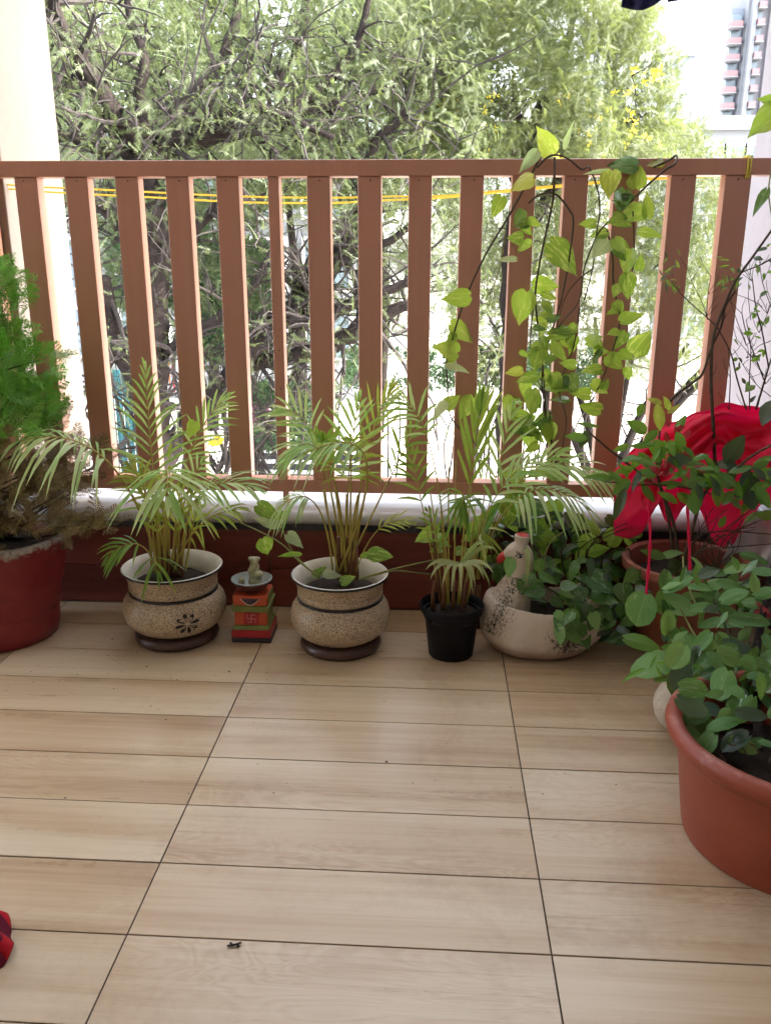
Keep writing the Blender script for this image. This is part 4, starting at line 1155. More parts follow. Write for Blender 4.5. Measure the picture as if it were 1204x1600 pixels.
PL = [(851, 219, 46, 110, .8, 'pothos_yellow'), (889, 210, 42, 75, .3, 'pothos_pale'), (825, 253, 40, 230, .5, 'pothos_pale'), (814, 285, 38, 200, .9, 'pothos_yellow'), (973, 255, 42, 170, .8, 'pothos_dark'), (996, 276, 36, 80, 1.0, 'pothos'),
      (1023, 257, 26, 200, .9, 'pothos_yellow'), (952, 288, 40, 260, .85, 'pothos_yellow'), (933, 270, 38, 180, .25, 'pothos_pale'), (969, 315, 38, 250, .9, 'pothos_dark'), (986, 337, 42, 215, .9, 'pothos'), (1011, 320, 40, 90, .5, 'pothos'),
      (917, 350, 26, 180, .6, 'pothos'), (935, 367, 29, 200, .8, 'pothos'), (1017, 362, 40, 0, .55, 'pothos'), (937, 389, 36, 230, .9, 'pothos_pale'), (976, 382, 30, 330, .5, 'pothos'), (980, 410, 40, 260, .7, 'pothos'), (999, 410, 24, 80, .7, 'pothos'),
      (980, 447, 38, 270, .7, 'pothos'), (963, 455, 22, 250, .9, 'pothos'), (883, 400, 62, 320, .75, 'pothos'), (853, 445, 40, 0, .7, 'pothos'), (804, 372, 25, 180, .8, 'pothos'), (818, 386, 27, 210, .7, 'pothos'), (791, 406, 28, 180, .45, 'pothos_pale'),
      (810, 341, 27, 240, .7, 'pothos_dark'), (815, 482, 52, 255, .75, 'pothos'), (879, 522, 44, 5, .5, 'pothos'), (875, 550, 38, 320, .5, 'pothos'), (838, 563, 36, 260, .9, 'pothos'), (802, 581, 27, 190, .6, 'pothos_yellow'), (823, 592, 34, 200, .6, 'pothos'),
      (872, 605, 40, 0, .6, 'pothos'), (831, 630, 42, 270, .6, 'pothos'), (802, 628, 22, 190, .8, 'pothos'), (804, 650, 40, 170, .55, 'pothos'), (817, 672, 42, 190, .6, 'pothos_dark'), (827, 687, 38, 270, .8, 'pothos'), (860, 680, 36, 280, .7, 'pothos'),
      (987, 496, 38, 20, .6, 'pothos'), (1000, 533, 46, 60, .9, 'pothos'), (939, 549, 22, 0, .8, 'pothos'), (957, 521, 20, 200, .7, 'pothos'), (960, 566, 31, 320, .8, 'pothos'), (924, 578, 28, 180, .7, 'pothos'), (980, 585, 21, 270, .7, 'pothos'), (937, 606, 30, 330, .7, 'pothos'),
      (907, 615, 28, 170, .8, 'pothos'), (712, 466, 42, 190, .7, 'pothos'), (724, 518, 44, 330, .7, 'pothos'), (704, 533, 26, 250, .6, 'pothos'), (697, 545, 36, 160, .8, 'pothos'), (706, 562, 15, 0, 1, 'pothos'), (716, 576, 38, 350, .4, 'pothos_pale'),
      (706, 627, 28, 40, .8, 'pothos'), (729, 638, 38, 240, .8, 'pothos'), (686, 640, 30, 230, .6, 'pothos_pale'), (845, 735, 32, 200, .7, 'pothos'), (800, 745, 36, 170, .7, 'pothos'), (890, 520, 30, 240, .5, 'pothos'), (846, 520, 28, 250, .5, 'pothos'),
      (842, 500, 26, 160, .6, 'pothos'), (855, 590, 24, 300, .7, 'pothos'), (868, 745, 30, 340, .7, 'pothos'), (945, 600, 20, 60, .7, 'pothos'), (830, 700, 24, 210, .6, 'pothos'), (862, 560, 24, 30, .5, 'pothos_dark')]
for k in range(46):
    c = random.choice([(848, 560), (835, 620), (850, 500), (870, 540), (975, 480), (985, 540), (940, 580), (960, 420), (885, 620), (845, 680), (980, 350), (820, 340)])
    PL.append((c[0] + random.gauss(0, 16), c[1] + random.gauss(0, 22), random.uniform(18, 36), random.choice([180, 0, 250, 290, 320, 220]) + random.uniform(-20, 20), random.uniform(.5, .8), random.choice(['pothos', 'pothos', 'pothos', 'pothos_dark'])))
for a in PL:
    y = .335 if a[1] < 262 else random.uniform(.27, .315)
    o, B = px_leaf(pv, a[0], a[1], a[2], a[3], a[4], min(y, .325) if a[1] > 240 else .345, a[5])


# ================================================================== RIGHT SIDE SHRUBS, CLOTH
# ---------- red cloth hung over the rail behind the shrub
def cloth_surface(name, parent, cols, rows, fn, mat='red_cloth', thick=.0012):
    vs, fs = [], []
    for j in range(rows + 1):
        for i in range(cols + 1):
            vs.append(fn(i / cols, j / rows))
    for j in range(rows):
        for i in range(cols):
            a = j * (cols + 1) + i; fs.append((a, a + 1, a + cols + 2, a + cols + 1))
    mb = MB(); mb.add([V(v) - parent.location for v in vs], fs)
    o = mb.build(name, mat, parent)
    m = o.modifiers.new('thick', 'SOLIDIFY'); m.thickness = thick
    return o

rc = empty('red_cloth', V((1.08, .20, .40)), 'thin bright red cloth thrown over shrub stems beside the railing', 'cloth')
TOPX = [955, 985, 1012, 1045, 1080, 1130, 1170, 1215, 1275]; TOPY = [740, 702, 684, 664, 645, 632, 634, 638, 652]
BOTX = [955, 985, 1012, 1045, 1080, 1130, 1170, 1215, 1275]; BOTY = [765, 776, 782, 776, 770, 772, 778, 770, 770]
def crease(u, v):
    """folds fan out from the knot near the right end"""
    an = math.atan2(v - .12, u - 1.05); d = math.hypot(u - 1.05, v - .12)
    q = 0
    for k, (fr, am, ph) in enumerate(((9, .010, .4), (17, .007, 1.9), (31, .0035, .8))):
        q += am * (1 - abs(math.sin(an * fr * .5 + ph + d * 2.2)) * 2) * min(1, d * 1.8)
    return q + .004 * math.sin(v * 23 + u * 8) + .003 * math.sin(u * 41 - v * 17)
def f_main(u, v):
    x = 958 + u * 320
    yt = np.interp(x, TOPX, TOPY) + 2.5 * math.sin(u * 19) + 1.5 * math.sin(u * 43)
    ragged = [836, 842, 834, 806, 786, 812, 824, 792, 778, 800, 846, 858, 850, 812, 790, 782, 836, 872, 884, 880]
    yb = np.interp(u, [k / 19 for k in range(20)], ragged)
    x = x + (-26 * max(0, v - .45) if .42 < u < .70 else (10 * v * math.sin(u * 14)))
    y = yt + (yb - yt) * v
    d = .235 - .085 * v ** .8 + crease(u, v) * 1.5
    return at(x, y, d)
cloth_surface('cloth_body', rc, 96, 60, f_main, 'red_cloth', .0007)
def f_under(u, v):
    x = 1000 + u * 260
    yt = np.interp(x, TOPX, TOPY) + 14 + 5 * math.sin(u * 11); y = yt + (74 + 16 * math.sin(u * 9 + 1) + 10 * math.sin(u * 23)) * v
    return at(x, y, .195 - .05 * v + crease(u * .9, v + .3) * 1.6)
cloth_surface('loose_fold', rc, 70, 24, f_under, 'red_cloth', .0007)
# cream bag behind the flaps
bagp = empty('paper_bag', at(1170, 870, .2), 'crumpled pale paper sheet tucked under the right edge of the red cloth', 'paper')
cloth_surface('sheet', bagp, 14, 10, lambda u, v: at(1120 + 130 * u + 20 * math.sin(v * 3), 790 + 90 * v + 20 * u, .20 + .02 * math.sin(u * 11 + v * 7) + .012 * math.sin(u * 23) - .05 * v), 'tarp')

# ---------- red ribbons / stakes in the shrub pot
for pts in ([(1011, 780), (1015, 830), (1013, 880), (1008, 935)], [(1073, 790), (1076, 850), (1078, 920), (1080, 950)]):
    mb = MB(); pth = px_path([(x, y, .02 - .0003 * (y - 780)) for x, y in pts], .0)
    mb.tube([p - rc.location for p in pth], [.0034 + .0011 * math.sin(k * 2.3) for k in range(len(pth))], 8); mb.build('twisted_end', 'red_cloth', rc)

# ---------- green shrub in the terracotta pot
def shrub_leaf(parent, cx, cy, L, ang, wr, Y, mat='shrub', kind='ovate', tilt=None):
    return px_leaf(parent, cx, cy, L, ang, wr, Y, mat, kind, tilt)
SP = [([(1060, 885), (1052, 820), (1030, 760), (1024, 757), (980, 725), (948, 700), (918, 674)], .0038, .06), ([(1052, 870), (1040, 790), (1026, 740), (1028, 690), (1035, 650)], .0036, .07),
      ([(1065, 885), (1080, 830), (1100, 770), (1130, 750), (1170, 715), (1215, 690)], .004, .02), ([(1024, 757), (990, 757), (940, 752)], .002, .05), ([(1025, 757), (1070, 762), (1120, 775)], .0025, .03),
      ([(1060, 880), (1090, 840), (1130, 830), (1204, 835)], .002, .05), ([(1070, 890), (1095, 860), (1140, 855), (1204, 850)], .002, .0)]
for pts, r, Y in SP:
    vine(p5, pts, Y, r, 'vine_stem', 'stem')
SL = [(900, 684, 34, 180, .7, 'shrub'), (911, 686, 30, 255, .75, 'shrub_dark'), (918, 664, 34, 350, .3, 'mint'), (995, 667, 34, 150, .65, 'shrub'), (1029, 652, 46, 280, .5, 'pothos_yellow'), (1016, 681, 30, 220, .7, 'shrub'), (1046, 696, 48, 15, .45, 'shrub'),
      (1000, 696, 30, 180, .5, 'shrub'), (936, 746, 44, 170, .42, 'shrub'), (971, 761, 36, 220, .8, 'shrub'), (1008, 724, 46, 350, .28, 'mint'), (968, 787, 56, 250, .38, 'shrub_dark'), (1077, 744, 34, 230, .75, 'shrub'),
      (1111, 746, 42, 240, .8, 'shrub'), (1083, 784, 34, 270, .95, 'shrub'), (1121, 772, 42, 270, .55, 'shrub'), (1136, 778, 28, 230, .8, 'shrub'), (1146, 702, 52, 55, .8, 'shrub_dark'), (1169, 764, 60, 275, .85, 'shrub_dark'),
      (1050, 757, 42, 170, .3, 'shrub'), (1019, 866, 44, 165, .45, 'mint'), (1047, 866, 38, 20, .6, 'mint'), (1056, 888, 36, 300, .8, 'shrub_dark'), (1192, 720, 40, 30, .5, 'shrub'), (1197, 741, 44, 0, .6, 'shrub'), (1199, 645, 44, 250, .8, 'shrub_dark'),
      (985, 715, 30, 20, .6, 'shrub'), (975, 735, 30, 190, .6, 'shrub'), (1002, 745, 34, 30, .6, 'shrub'), (1030, 710, 30, 60, .6, 'shrub'), (1055, 715, 34, 20, .5, 'shrub'), (1010, 770, 34, 300, .6, 'shrub'), (1060, 740, 30, 200, .6, 'shrub'),
      (1095, 770, 34, 300, .5, 'shrub_dark'), (1140, 745, 40, 250, .55, 'shrub_dark'), (1155, 735, 36, 10, .6, 'shrub'), (1180, 775, 36, 320, .6, 'shrub'), (1165, 790, 30, 240, .6, 'shrub'), (1040, 630, 26, 120, .5, 'pothos_yellow'), (1022, 628, 26, 170, .6, 'pothos_yellow'),
      (1052, 640, 24, 30, .5, 'pothos_yellow'), (1000, 640, 22, 250, .8, 'shrub'), (1062, 728, 30, 320, .5, 'shrub'), (960, 745, 26, 140, .6, 'mint'), (1085, 725, 36, 5, .3, 'mint'), (1105, 730, 40, 10, .3, 'mint'), (1185, 760, 30, 200, .6, 'shrub'),
      (1190, 775, 40, 300, .6, 'shrub'), (1128, 815, 22, 60, .6, 'shrub'), (970, 700, 26, 200, .6, 'shrub')]
for a in SL:
    shrub_leaf(p5, a[0], a[1], a[2], a[3], a[4], random.uniform(-.02, .06), a[5])
for k in range(64):
    c = random.choice([(1000, 700), (1040, 720), (980, 750), (1085, 745), (1120, 740), (1160, 745), (1190, 750), (1100, 780), (1180, 785), (1050, 700)])
    px_leaf(p5, c[0] + random.gauss(0, 22), c[1] + random.gauss(0, 16), random.uniform(18, 38), random.uniform(0, 360), random.uniform(.45, .75), random.uniform(-.03, .08), random.choice(['shrub', 'shrub', 'shrub', 'shrub_dark', 'mint']), 'ovate', random.uniform(-.9, .9))
# small crimson buds and bracts among the leaves
for k in range(26):
    c = random.choice([(1045, 690), (1060, 715), (1050, 735), (1020, 735), (1075, 690), (1040, 720)])
    px_leaf(p5, c[0] + random.gauss(0, 14), c[1] + random.gauss(0, 16), random.uniform(12, 22), random.uniform(0, 360), .7, random.uniform(0, .07), 'bract', 'ovate', random.uniform(-1, 1))
for k in range(16):
    vine(p5, [(random.uniform(1050, 1130), random.uniform(880, 910)), (random.uniform(1060, 1150), random.uniform(840, 870)), (random.uniform(1070, 1190), random.uniform(790, 830))], random.uniform(.0, .1), .0014, 'vine_stem', 'stem')

# ---------- bare twiggy climber at the right wall
tw = empty('twiggy_shrub', V((1.15, .12, .002)), 'nearly bare twiggy shrub with tiny green leaves against the right wall', 'shrub')
TW = [([(1118, 760), (1112, 640), (1110, 590), (1113, 530), (1126, 490), (1148, 440), (1176, 400), (1215, 345)], .0042), ([(1040, 640), (1050, 622), (1078, 600), (1096, 585), (1110, 545), (1126, 510), (1132, 480), (1148, 455)], .0034),
      ([(1204, 404), (1185, 415), (1160, 425), (1145, 440)], .002), ([(1122, 515), (1108, 500), (1085, 480), (1062, 458), (1048, 440)], .0016), ([(1105, 500), (1095, 470), (1080, 440), (1074, 420)], .001), ([(1103, 495), (1105, 460), (1110, 432)], .001),
      ([(1165, 640), (1150, 590), (1142, 555), (1130, 530), (1122, 515)], .002), ([(1180, 640), (1195, 590), (1204, 560)], .0026), ([(1195, 600), (1180, 560), (1165, 520), (1158, 490)], .0016), ([(1200, 575), (1190, 520), (1180, 480), (1175, 440)], .0018),
      ([(1170, 640), (1170, 590), (1172, 545), (1165, 500)], .0014), ([(1195, 590), (1175, 560), (1150, 530)], .001), ([(1204, 620), (1180, 600), (1160, 570), (1145, 545)], .001), ([(1190, 480), (1175, 470), (1150, 460)], .001), ([(1204, 480), (1190, 440), (1185, 400)], .001),
      ([(1138, 640), (1140, 590), (1138, 560)], .0014), ([(1165, 540), (1150, 500), (1140, 470)], .0009), ([(1185, 520), (1198, 490), (1204, 470)], .001), ([(1165, 560), (1185, 540), (1200, 535)], .0008), ([(1172, 500), (1168, 460), (1170, 430)], .0008)]
for pts, r in TW:
    vine(tw, pts, .16, r * .95, 'vine_stem', 'stem')
for k in range(44):
    c = random.choice([(1165, 430), (1190, 430), (1180, 470), (1195, 500), (1170, 510), (1185, 560), (1175, 600), (1150, 440), (1198, 390), (1160, 560)])
    px_leaf(tw, c[0] + random.gauss(0, 11), c[1] + random.gauss(0, 14), random.uniform(8, 15), random.uniform(0, 360), random.uniform(.5, .9), random.uniform(.12, .2), random.choice(['shrub', 'shrub', 'mint', 'shrub_dark']), 'ovate', random.uniform(-.8, .8))
for c, n in (((1133, 442), 12), ((1045, 440), 9), ((1055, 405), 7), ((1040, 425), 6), ((1130, 410), 4)):
    for k in range(n):
        px_leaf(tw, c[0] + random.gauss(0, 8), c[1] + random.gauss(0, 8), random.uniform(10, 18), random.uniform(0, 360), random.uniform(.35, .6), random.uniform(.2, .26), random.choice(['shrub', 'shrub_dark', 'pothos']), 'lance', random.uniform(-.8, .8))
for k in range(70):
    pts = random.choice(TW)[0]; a = random.choice(pts)
    if a[0] > 1210: continue
    e = (a[0] + random.uniform(-22, 22), a[1] - random.uniform(8, 34))
    vine(tw, [a, ((a[0] + e[0]) / 2 + random.uniform(-3, 3), (a[1] + e[1]) / 2), e], .16, .0007, 'vine_stem', 'stem')

# hanging leaf of a plant at the far right
hp = empty('pothos_vine', at(1215, 180, .2), 'large pothos leaves hanging in front of the right wall above the rail', 'vine')
px_leaf(hp, 1198, 190, 66, 215, .75, .15, 'pothos', 'heart', .1); px_leaf(hp, 1187, 318, 48, 245, .42, .18, 'pothos_dark', 'heart', .2); px_leaf(hp, 1204, 160, 40, 160, .7, .16, 'pothos')
vine(hp, [(1230, 60), (1224, 150), (1215, 220), (1200, 290), (1205, 340)], .2, .002, 'green_stem')

# ---------- felted herb in the big pot
ML = [(1000, 953, 48, 250, .9), (1059, 949, 54, 350, .7), (1006, 981, 58, 350, .38), (1021, 1012, 58, 190, .8), (1108, 1022, 70, 290, .9), (1073, 1000, 30, 200, .8), (1041, 1038, 34, 10, .4), (1071, 1022, 28, 60, .6), (1098, 1131, 52, 230, .7),
      (1171, 969, 60, 0, .38), (1130, 955, 60, 350, .35), (1144, 929, 38, 30, .65), (1138, 914, 32, 350, .6), (1094, 918, 34, 0, .45), (1114, 916, 30, 20, .7), (1041, 908, 28, 90, .8), (1059, 914, 44, 20, .5), (1064, 985, 44, 280, .8), (1100, 950, 40, 10, .5),
      (1118, 935, 36, 340, .6), (1160, 935, 40, 320, .7), (1180, 940, 36, 10, .6), (1085, 935, 36, 170, .5), (1030, 940, 30, 100, .6), (1042, 975, 36, 270, .5), (1090, 1060, 40, 260, .4), (1150, 1000, 44, 300, .6), (1185, 1010, 44, 330, .6), (1130, 985, 36, 300, .6),
      (1165, 915, 34, 0, .4), (1195, 925, 34, 20, .6), (1190, 895, 36, 350, .5), (1150, 890, 34, 10, .4), (1180, 870, 44, 350, .35), (1120, 895, 28, 0, .5), (1195, 985, 40, 250, .6), (1110, 975, 34, 200, .5), (1050, 1000, 30, 140, .6), (1140, 1040, 44, 280, .7),
      (1175, 1045, 46, 300, .7), (1200, 1060, 44, 260, .7)]
for a in ML:
    y = -.50 + (1130 - a[1]) / 260 * .36 + random.uniform(-.03, .03)
    px_leaf(p6, a[0], a[1] + (22 if a[1] > 980 else 0), a[2] * 1.12, a[3], a[4], y, 'mint', 'round', random.uniform(-.4, .4))
for a in [(988, 1054, 44, 205, .5), (1073, 1038, 40, 340, .35), (1045, 1036, 44, 170, .3), (1020, 1034, 26, 60, .5), (1030, 1050, 24, 300, .4), (1095, 1078, 54, 250, .32)]:
    px_leaf(p6, *a[:5], -.42, 'shrub', 'lance', 0)
for pts, r in ([[(1085, 1140), (1075, 1080), (1060, 1030), (1045, 990), (1030, 950)], .003], [[(1120, 1130), (1110, 1080), (1105, 1030), (1080, 985), (1062, 950)], .003], [[(1140, 1130), (1150, 1060), (1140, 1000), (1120, 950), (1105, 920)], .003],
               [[(1190, 1185), (1180, 1100), (1180, 1020), (1198, 930), (1208, 880)], .0095], [[(1165, 1120), (1150, 1075), (1125, 1092), (1095, 1090), (1060, 1072), (1030, 1050)], .0018], [[(1176, 1050), (1140, 1055), (1118, 1080), (1100, 1092)], .0026],
               [[(1160, 1020), (1120, 1012), (1090, 1008), (1060, 1000)], .0014], [[(1180, 1090), (1140, 1070), (1100, 1072)], .0018], [[(1090, 955), (1070, 900), (1066, 870)], .0028]):
    vine(p6, [(x, y, -.50 + (1130 - y) / 260 * .36) for x, y in pts], 0, r, 'bark' if r > .008 else random.choice(['green_stem', 'vine_stem', 'vine_stem']), 'stem')
for k in range(60):
    px_leaf(p6, random.uniform(1040, 1210), random.uniform(880, 1080), random.uniform(24, 40), random.uniform(0, 360), random.uniform(.4, .8), random.uniform(-.35, -.12), random.choice(['pothos_dark', 'mint', 'shrub_dark']), 'ovate', random.uniform(-1, 1))
for k in range(26):
    px_leaf(p6, random.uniform(1070, 1210), random.uniform(1060, 1165), random.uniform(26, 52), random.uniform(150, 360), random.uniform(.5, .85), random.uniform(-.66, -.52), random.choice(['mint', 'mint', 'pothos_dark', 'shrub_dark']), 'round', random.uniform(-.8, .8))
for k in range(70):
    x = random.uniform(1050, 1215); y = random.uniform(1000, 1110)
    px_leaf(p6, x, y, random.uniform(26, 50), random.uniform(160, 380), random.uniform(.5, .85), random.uniform(-.5, -.34), random.choice(['mint', 'pothos_dark', 'pothos_dark', 'shrub_dark', 'mint']), random.choice(['round', 'ovate']), random.uniform(-.9, .9))
for k in range(9):
    px_leaf(p6, random.uniform(1120, 1204), random.uniform(1150, 1190), random.uniform(10, 20), random.uniform(0, 360), .5, -.6, 'thuja_leaf', 'lance', 2.0)
fb = empty('red_flower', at(1192, 950, -.25), 'small crumpled crimson flower among the felted leaves near the right edge', 'flower')
for k in range(9):
    px_leaf(fb, 1192 + random.gauss(0, 5), 952 + random.gauss(0, 8), 16, random.uniform(0, 360), .7, -.25 + random.uniform(-.01, .01), 'bract', 'ovate')

# ---------- plaid cloth at the lower left, hem of a throw lying over a low stool
pl = empty('plaid_cloth', on_floor(-101, 1500), 'crumpled red and black plaid cloth lying on the floor at the lower left edge', 'cloth')
def heap(u, v):
    a = 2 * math.pi * u; r = .098 * (1 + .06 * math.sin(3 * a) + .05 * math.sin(7 * a + 1)) * (1 - v)
    z = .062 * (1 - (1 - v) ** 3.0) * (1 + .12 * math.sin(5 * a + 4 * v)) + .004
    return pl.location + V((r * math.cos(a) * 1.0, r * math.sin(a) * .95, z + .008 * math.sin(9 * a + 6 * v) * (1 - v)))
cloth_surface('fabric', pl, 96, 26, heap, 'plaid', .004)
# ---------- navy garment hanging at the top right
nv = empty('hanging_garment', at(1010, -60, .12), 'dark navy garment hanging from above into the top right of the view', 'garment')
cloth_surface('fabric', nv, 16, 10, lambda u, v: at(972 + 66 * u + 3 * math.sin(v * 4), -90 + (98 + 8 * math.sin(u * 2.4 + .4) - 16 * max(0, u - .5) * 1.6) * v, .12 + .01 * math.sin(u * 9) + .006 * math.sin(v * 7)), 'navy', .003)
nv2 = empty('hanging_garment', at(1060, -60, .14), 'second dark garment edge hanging just right of the navy one at the top', 'garment')
cloth_surface('fabric', nv2, 10, 8, lambda u, v: at(1042 + 40 * u, -90 + (93.5 - 5 * u) * v, .14 + .008 * math.sin(u * 9)), 'navy', .003)

# ---------- debris on the floor
dt = empty('fallen_twig', on_floor(366, 1476, .003), 'tiny dry twig lying on the floor tiles in the foreground', 'twig')
for pts in ([(355, 1478), (364, 1477), (371, 1475), (377, 1473)], [(364, 1477), (360, 1473)], [(370, 1475), (373, 1479)]):
    mb = MB(); mb.tube([on_floor(x, y, .003) - dt.location for x, y in pts], .0016, 5); mb.build('twig_piece', 'bark', dt)
mb = MB()
for k in range(150):
    if random.random() < .7: x, y = random.uniform(10, 420), random.uniform(965, 1080)
    else: x, y = random.uniform(100, 1000), random.uniform(1000, 1250)
    P = on_floor(x, y, .0012); r = random.uniform(.0006, .0018) * (2 if random.random() < .08 else 1); a = random.uniform(0, 3)
    mb.add([P + V((r * 1.8 * math.cos(a), r * 1.8 * math.sin(a), 0)), P + V((-r * math.sin(a), r * math.cos(a), .0006)), P + V((-r * math.cos(a), -r * math.sin(a), 0)), P + V((r * math.sin(a), -r * math.cos(a), .0004))], [(0, 1, 2, 3)])
tag(mb.build('dirt_specks', 'bark', None, False), 'dark specks of soil scattered on the floor by the pots', 'dirt', None, 'stuff')


# ================================================================== OUTSIDE
GZ = -3.2
mb = MB(); mb.box(-140, .55, GZ - .4, 160, 320, GZ)
tag(mb.build('ground', 'ground', None, False), kind='structure')

def limb_pts(pts, Y):
    """pixel polyline with radius in pixels and optional own depth -> world points and radii"""
    P, Rr = [], []
    for p in pts:
        y = p[3] if len(p) > 3 else Y
        q = at(p[0], p[1], y); P.append(q); Rr.append(p[2] * mpp(q) * 1.55)
    P2 = smooth_path(P, 5)
    R2 = list(np.interp(np.linspace(0, len(P) - 1, len(P2)), range(len(P)), Rr))
    P2 = [p + V((random.gauss(0, r * .18), 0, random.gauss(0, r * .18))) for p, r in zip(P2, R2)]
    return P2, R2


def acacia_tpl(seed):
    """one feather leaf: a drooping rib with pairs of slim leaflets, single triangles"""
    rr = random.Random(seed); vs, fs = [], []
    for b in range(11):
        y0 = .06 + .085 * b; z0 = -.22 * y0 * y0; L = .24 * (1 - .035 * b) * rr.uniform(.8, 1.2)
        for sg in (-1, 1):
            a = R(rr.uniform(40, 70)); o = len(vs)
            vs += [V((0, y0 - .022, z0)), V((0, y0 + .03, z0)), V((sg * math.sin(a) * L, y0 + math.cos(a) * L, z0 - .05 + rr.uniform(-.05, .05)))]
            fs.append((o, o + 1, o + 2))
    return np.array([tuple(v) for v in vs]), np.array(fs)
def tuft_tpl(seed, n=9):
    rr = random.Random(seed); vs, fs = [], []
    for k in range(n):
        a = rr.uniform(0, 6.28); el = rr.uniform(-.4, 1.0); L = rr.uniform(.5, 1)
        d = V((math.cos(a) * math.cos(el), math.sin(a) * math.cos(el), math.sin(el))); s_ = d.cross(V((rr.random(), rr.random(), rr.random()))).normalized() * .14
        q = d * .15; o = len(vs); vs += [q, q + d * L * .5 + s_, q + d * L, q + d * L * .5 - s_]; fs.append((o, o + 1, o + 2, o + 3))
    return np.array([tuple(v) for v in vs]), np.array(fs)
AC = [acacia_tpl(k) for k in range(4)]; TU = [tuft_tpl(k) for k in range(4)]


def sprays(name, tpls, centers, sizes, mat, parent, lo, hi, drop=.25):
    P = centers; n = len(P)
    D = unit(rng.normal(0, 1, (n, 3)) + np.array([0, -.3, -drop])); N = unit(rng.normal(0, .7, (n, 3)) + np.array([.2, -.5, .8]))
    clump = np.array([.5 + .5 * noise.noise(V(tuple(p)) * .9) for p in P])
    var = np.clip(clump * .8 + rng.random(n) * .4 - .1, 0, 1)
    o = scatter(name, tpls, P, D, N, rng.uniform(lo, hi, n), mat, parent, var)
    return tag(o, kind='stuff')


def twigs_from(mb, P, Rr, every, length, rfac, out, depth=2, up=.25, thin=.006):
    """grow side branches; collects end regions in out"""
    for i in range(2, len(P) - 1, every):
        for rep in range(2):
            d = (P[i] - P[i - 1]).normalized()
            q = V((random.gauss(0, 1), random.gauss(0, 1), random.gauss(0, 1) + up)).normalized()
            d = (d * .45 + q).normalized(); L = length * random.uniform(.5, 1.25)
            pts = [P[i]]; dd = d
            for k in range(5):
                dd = (dd + V((random.gauss(0, .17), random.gauss(0, .17), random.gauss(0, .17) - .04))).normalized()
                pts.append(pts[-1] + dd * (L / 5))
            r0 = max(thin, min(Rr[i] * rfac, .03))
            mb.tube(pts, [r0 * (1 - .75 * k / 5) for k in range(6)], 4 if r0 < .015 else 5, cap=False)
            out += pts[1:]
            if depth > 1: twigs_from(mb, pts, [r0] * 6, 1 if depth > 2 else 2, L * .55, .55, out, depth - 1, up, thin * .7)


# ---------- main acacia tree
T0 = at(245, 800, 7.0); T0.z = GZ
tr = empty('acacia_tree', T0, 'large feathery acacia with dark twisted limbs filling the view beyond the railing', 'tree')
trunk = [(T0, 15 * mpp(at(245, 700, 7)))] + []
LM = [([(262, 1010, 17, 7.0), (252, 760, 15, 7.0), (246, 640, 15, 7.0), (240, 480, 15, 7.0), (240, 330, 16, 7.0), (232, 270, 15, 7), (215, 205, 13, 7)], 7.0),
      ([(222, 222, 13), (165, 160, 12, 6.8), (120, 95, 11, 6.6), (90, 40, 9, 6.4), (75, -40, 8, 6.2)], 7.0),
      ([(224, 230, 8), (220, 150, 6, 7.1), (225, 90, 5, 7.2), (205, 30, 4, 7.3), (190, -40, 3, 7.3)], 7.0),
      ([(235, 235, 11), (300, 215, 11, 7.1), (370, 203, 10, 7.2), (430, 193, 8, 7.3), (500, 170, 6, 7.4), (560, 150, 4.5, 7.5), (620, 130, 3, 7.6)], 7.0),
      ([(250, 215, 7), (300, 150, 6, 7.4), (340, 100, 5, 7.6), (365, 40, 5, 7.8), (370, -30, 4, 8)], 7.0),
      ([(300, 210, 5), (380, 170, 4.5, 6.9), (450, 185, 4, 6.8), (520, 215, 3, 6.8)], 7.1),
      ([(205, 240, 7), (150, 232, 6, 6.8), (110, 215, 5, 6.7), (70, 205, 4, 6.6)], 7.0), ([(200, 190, 5), (150, 135, 5, 6.7), (100, 140, 4, 6.5)], 7.0),
      ([(470, 480, 11, 7.4), (500, 432, 10), (535, 385, 10), (556, 340, 9), (562, 290, 7), (590, 220, 5), (640, 170, 4)], 7.4),
      ([(245, 740, 12, 7.0), (300, 660, 11), (370, 580, 11), (420, 505, 11), (470, 480, 11)], 7.3), ([(455, 470, 6), (485, 425, 6), (535, 400, 5), (600, 380, 4), (650, 345, 3)], 7.4),
      ([(420, 505, 8), (500, 500, 7), (560, 470, 6), (640, 440, 4)], 7.3), ([(380, 570, 8), (450, 560, 8, 7.5), (510, 545, 9, 7.5), (545, 520, 9, 7.5), (600, 490, 7, 7.6), (660, 470, 4, 7.6)], 7.5),
      ([(165, 430, 5, 6.8), (172, 500, 7), (185, 545, 9), (215, 610, 10), (240, 680, 10)], 6.9), ([(242, 400, 6), (200, 370, 6), (165, 330, 5), (140, 300, 4)], 6.9), ([(240, 420, 7), (290, 380, 6), (330, 330, 5), (380, 300, 4)], 7.1),
      ([(245, 560, 6), (310, 520, 6), (360, 480, 5), (400, 440, 4), (430, 380, 3)], 7.0), ([(430, 193, 6, 7.3), (520, 120, 5), (560, 60, 4), (580, -20, 3)], 7.5), ([(370, 203, 5, 7.2), (430, 130, 4), (470, 60, 4), (480, -20, 3)], 7.4)]
mbt = MB(); mbw = MB(); ends = []
for k, (pts, Y) in enumerate(LM):
    P, Rr = limb_pts(pts, Y)
    mbt.tube([p - T0 for p in P], Rr, 9)
    thick = Rr[0] > .05
    twigs_from(mbw, [p - T0 for p in P], Rr, 3 if k else 6, .85, .36, ends, 2)
    if k: twigs_from(mbw, [p - T0 for p in P], Rr, 8, 1.3, .45, ends, 2, .1, .009)
tag(mbt.build('trunk', 'bark', tr), None)
tag(mbw.build('twigs', 'twig', tr, False), kind='stuff')
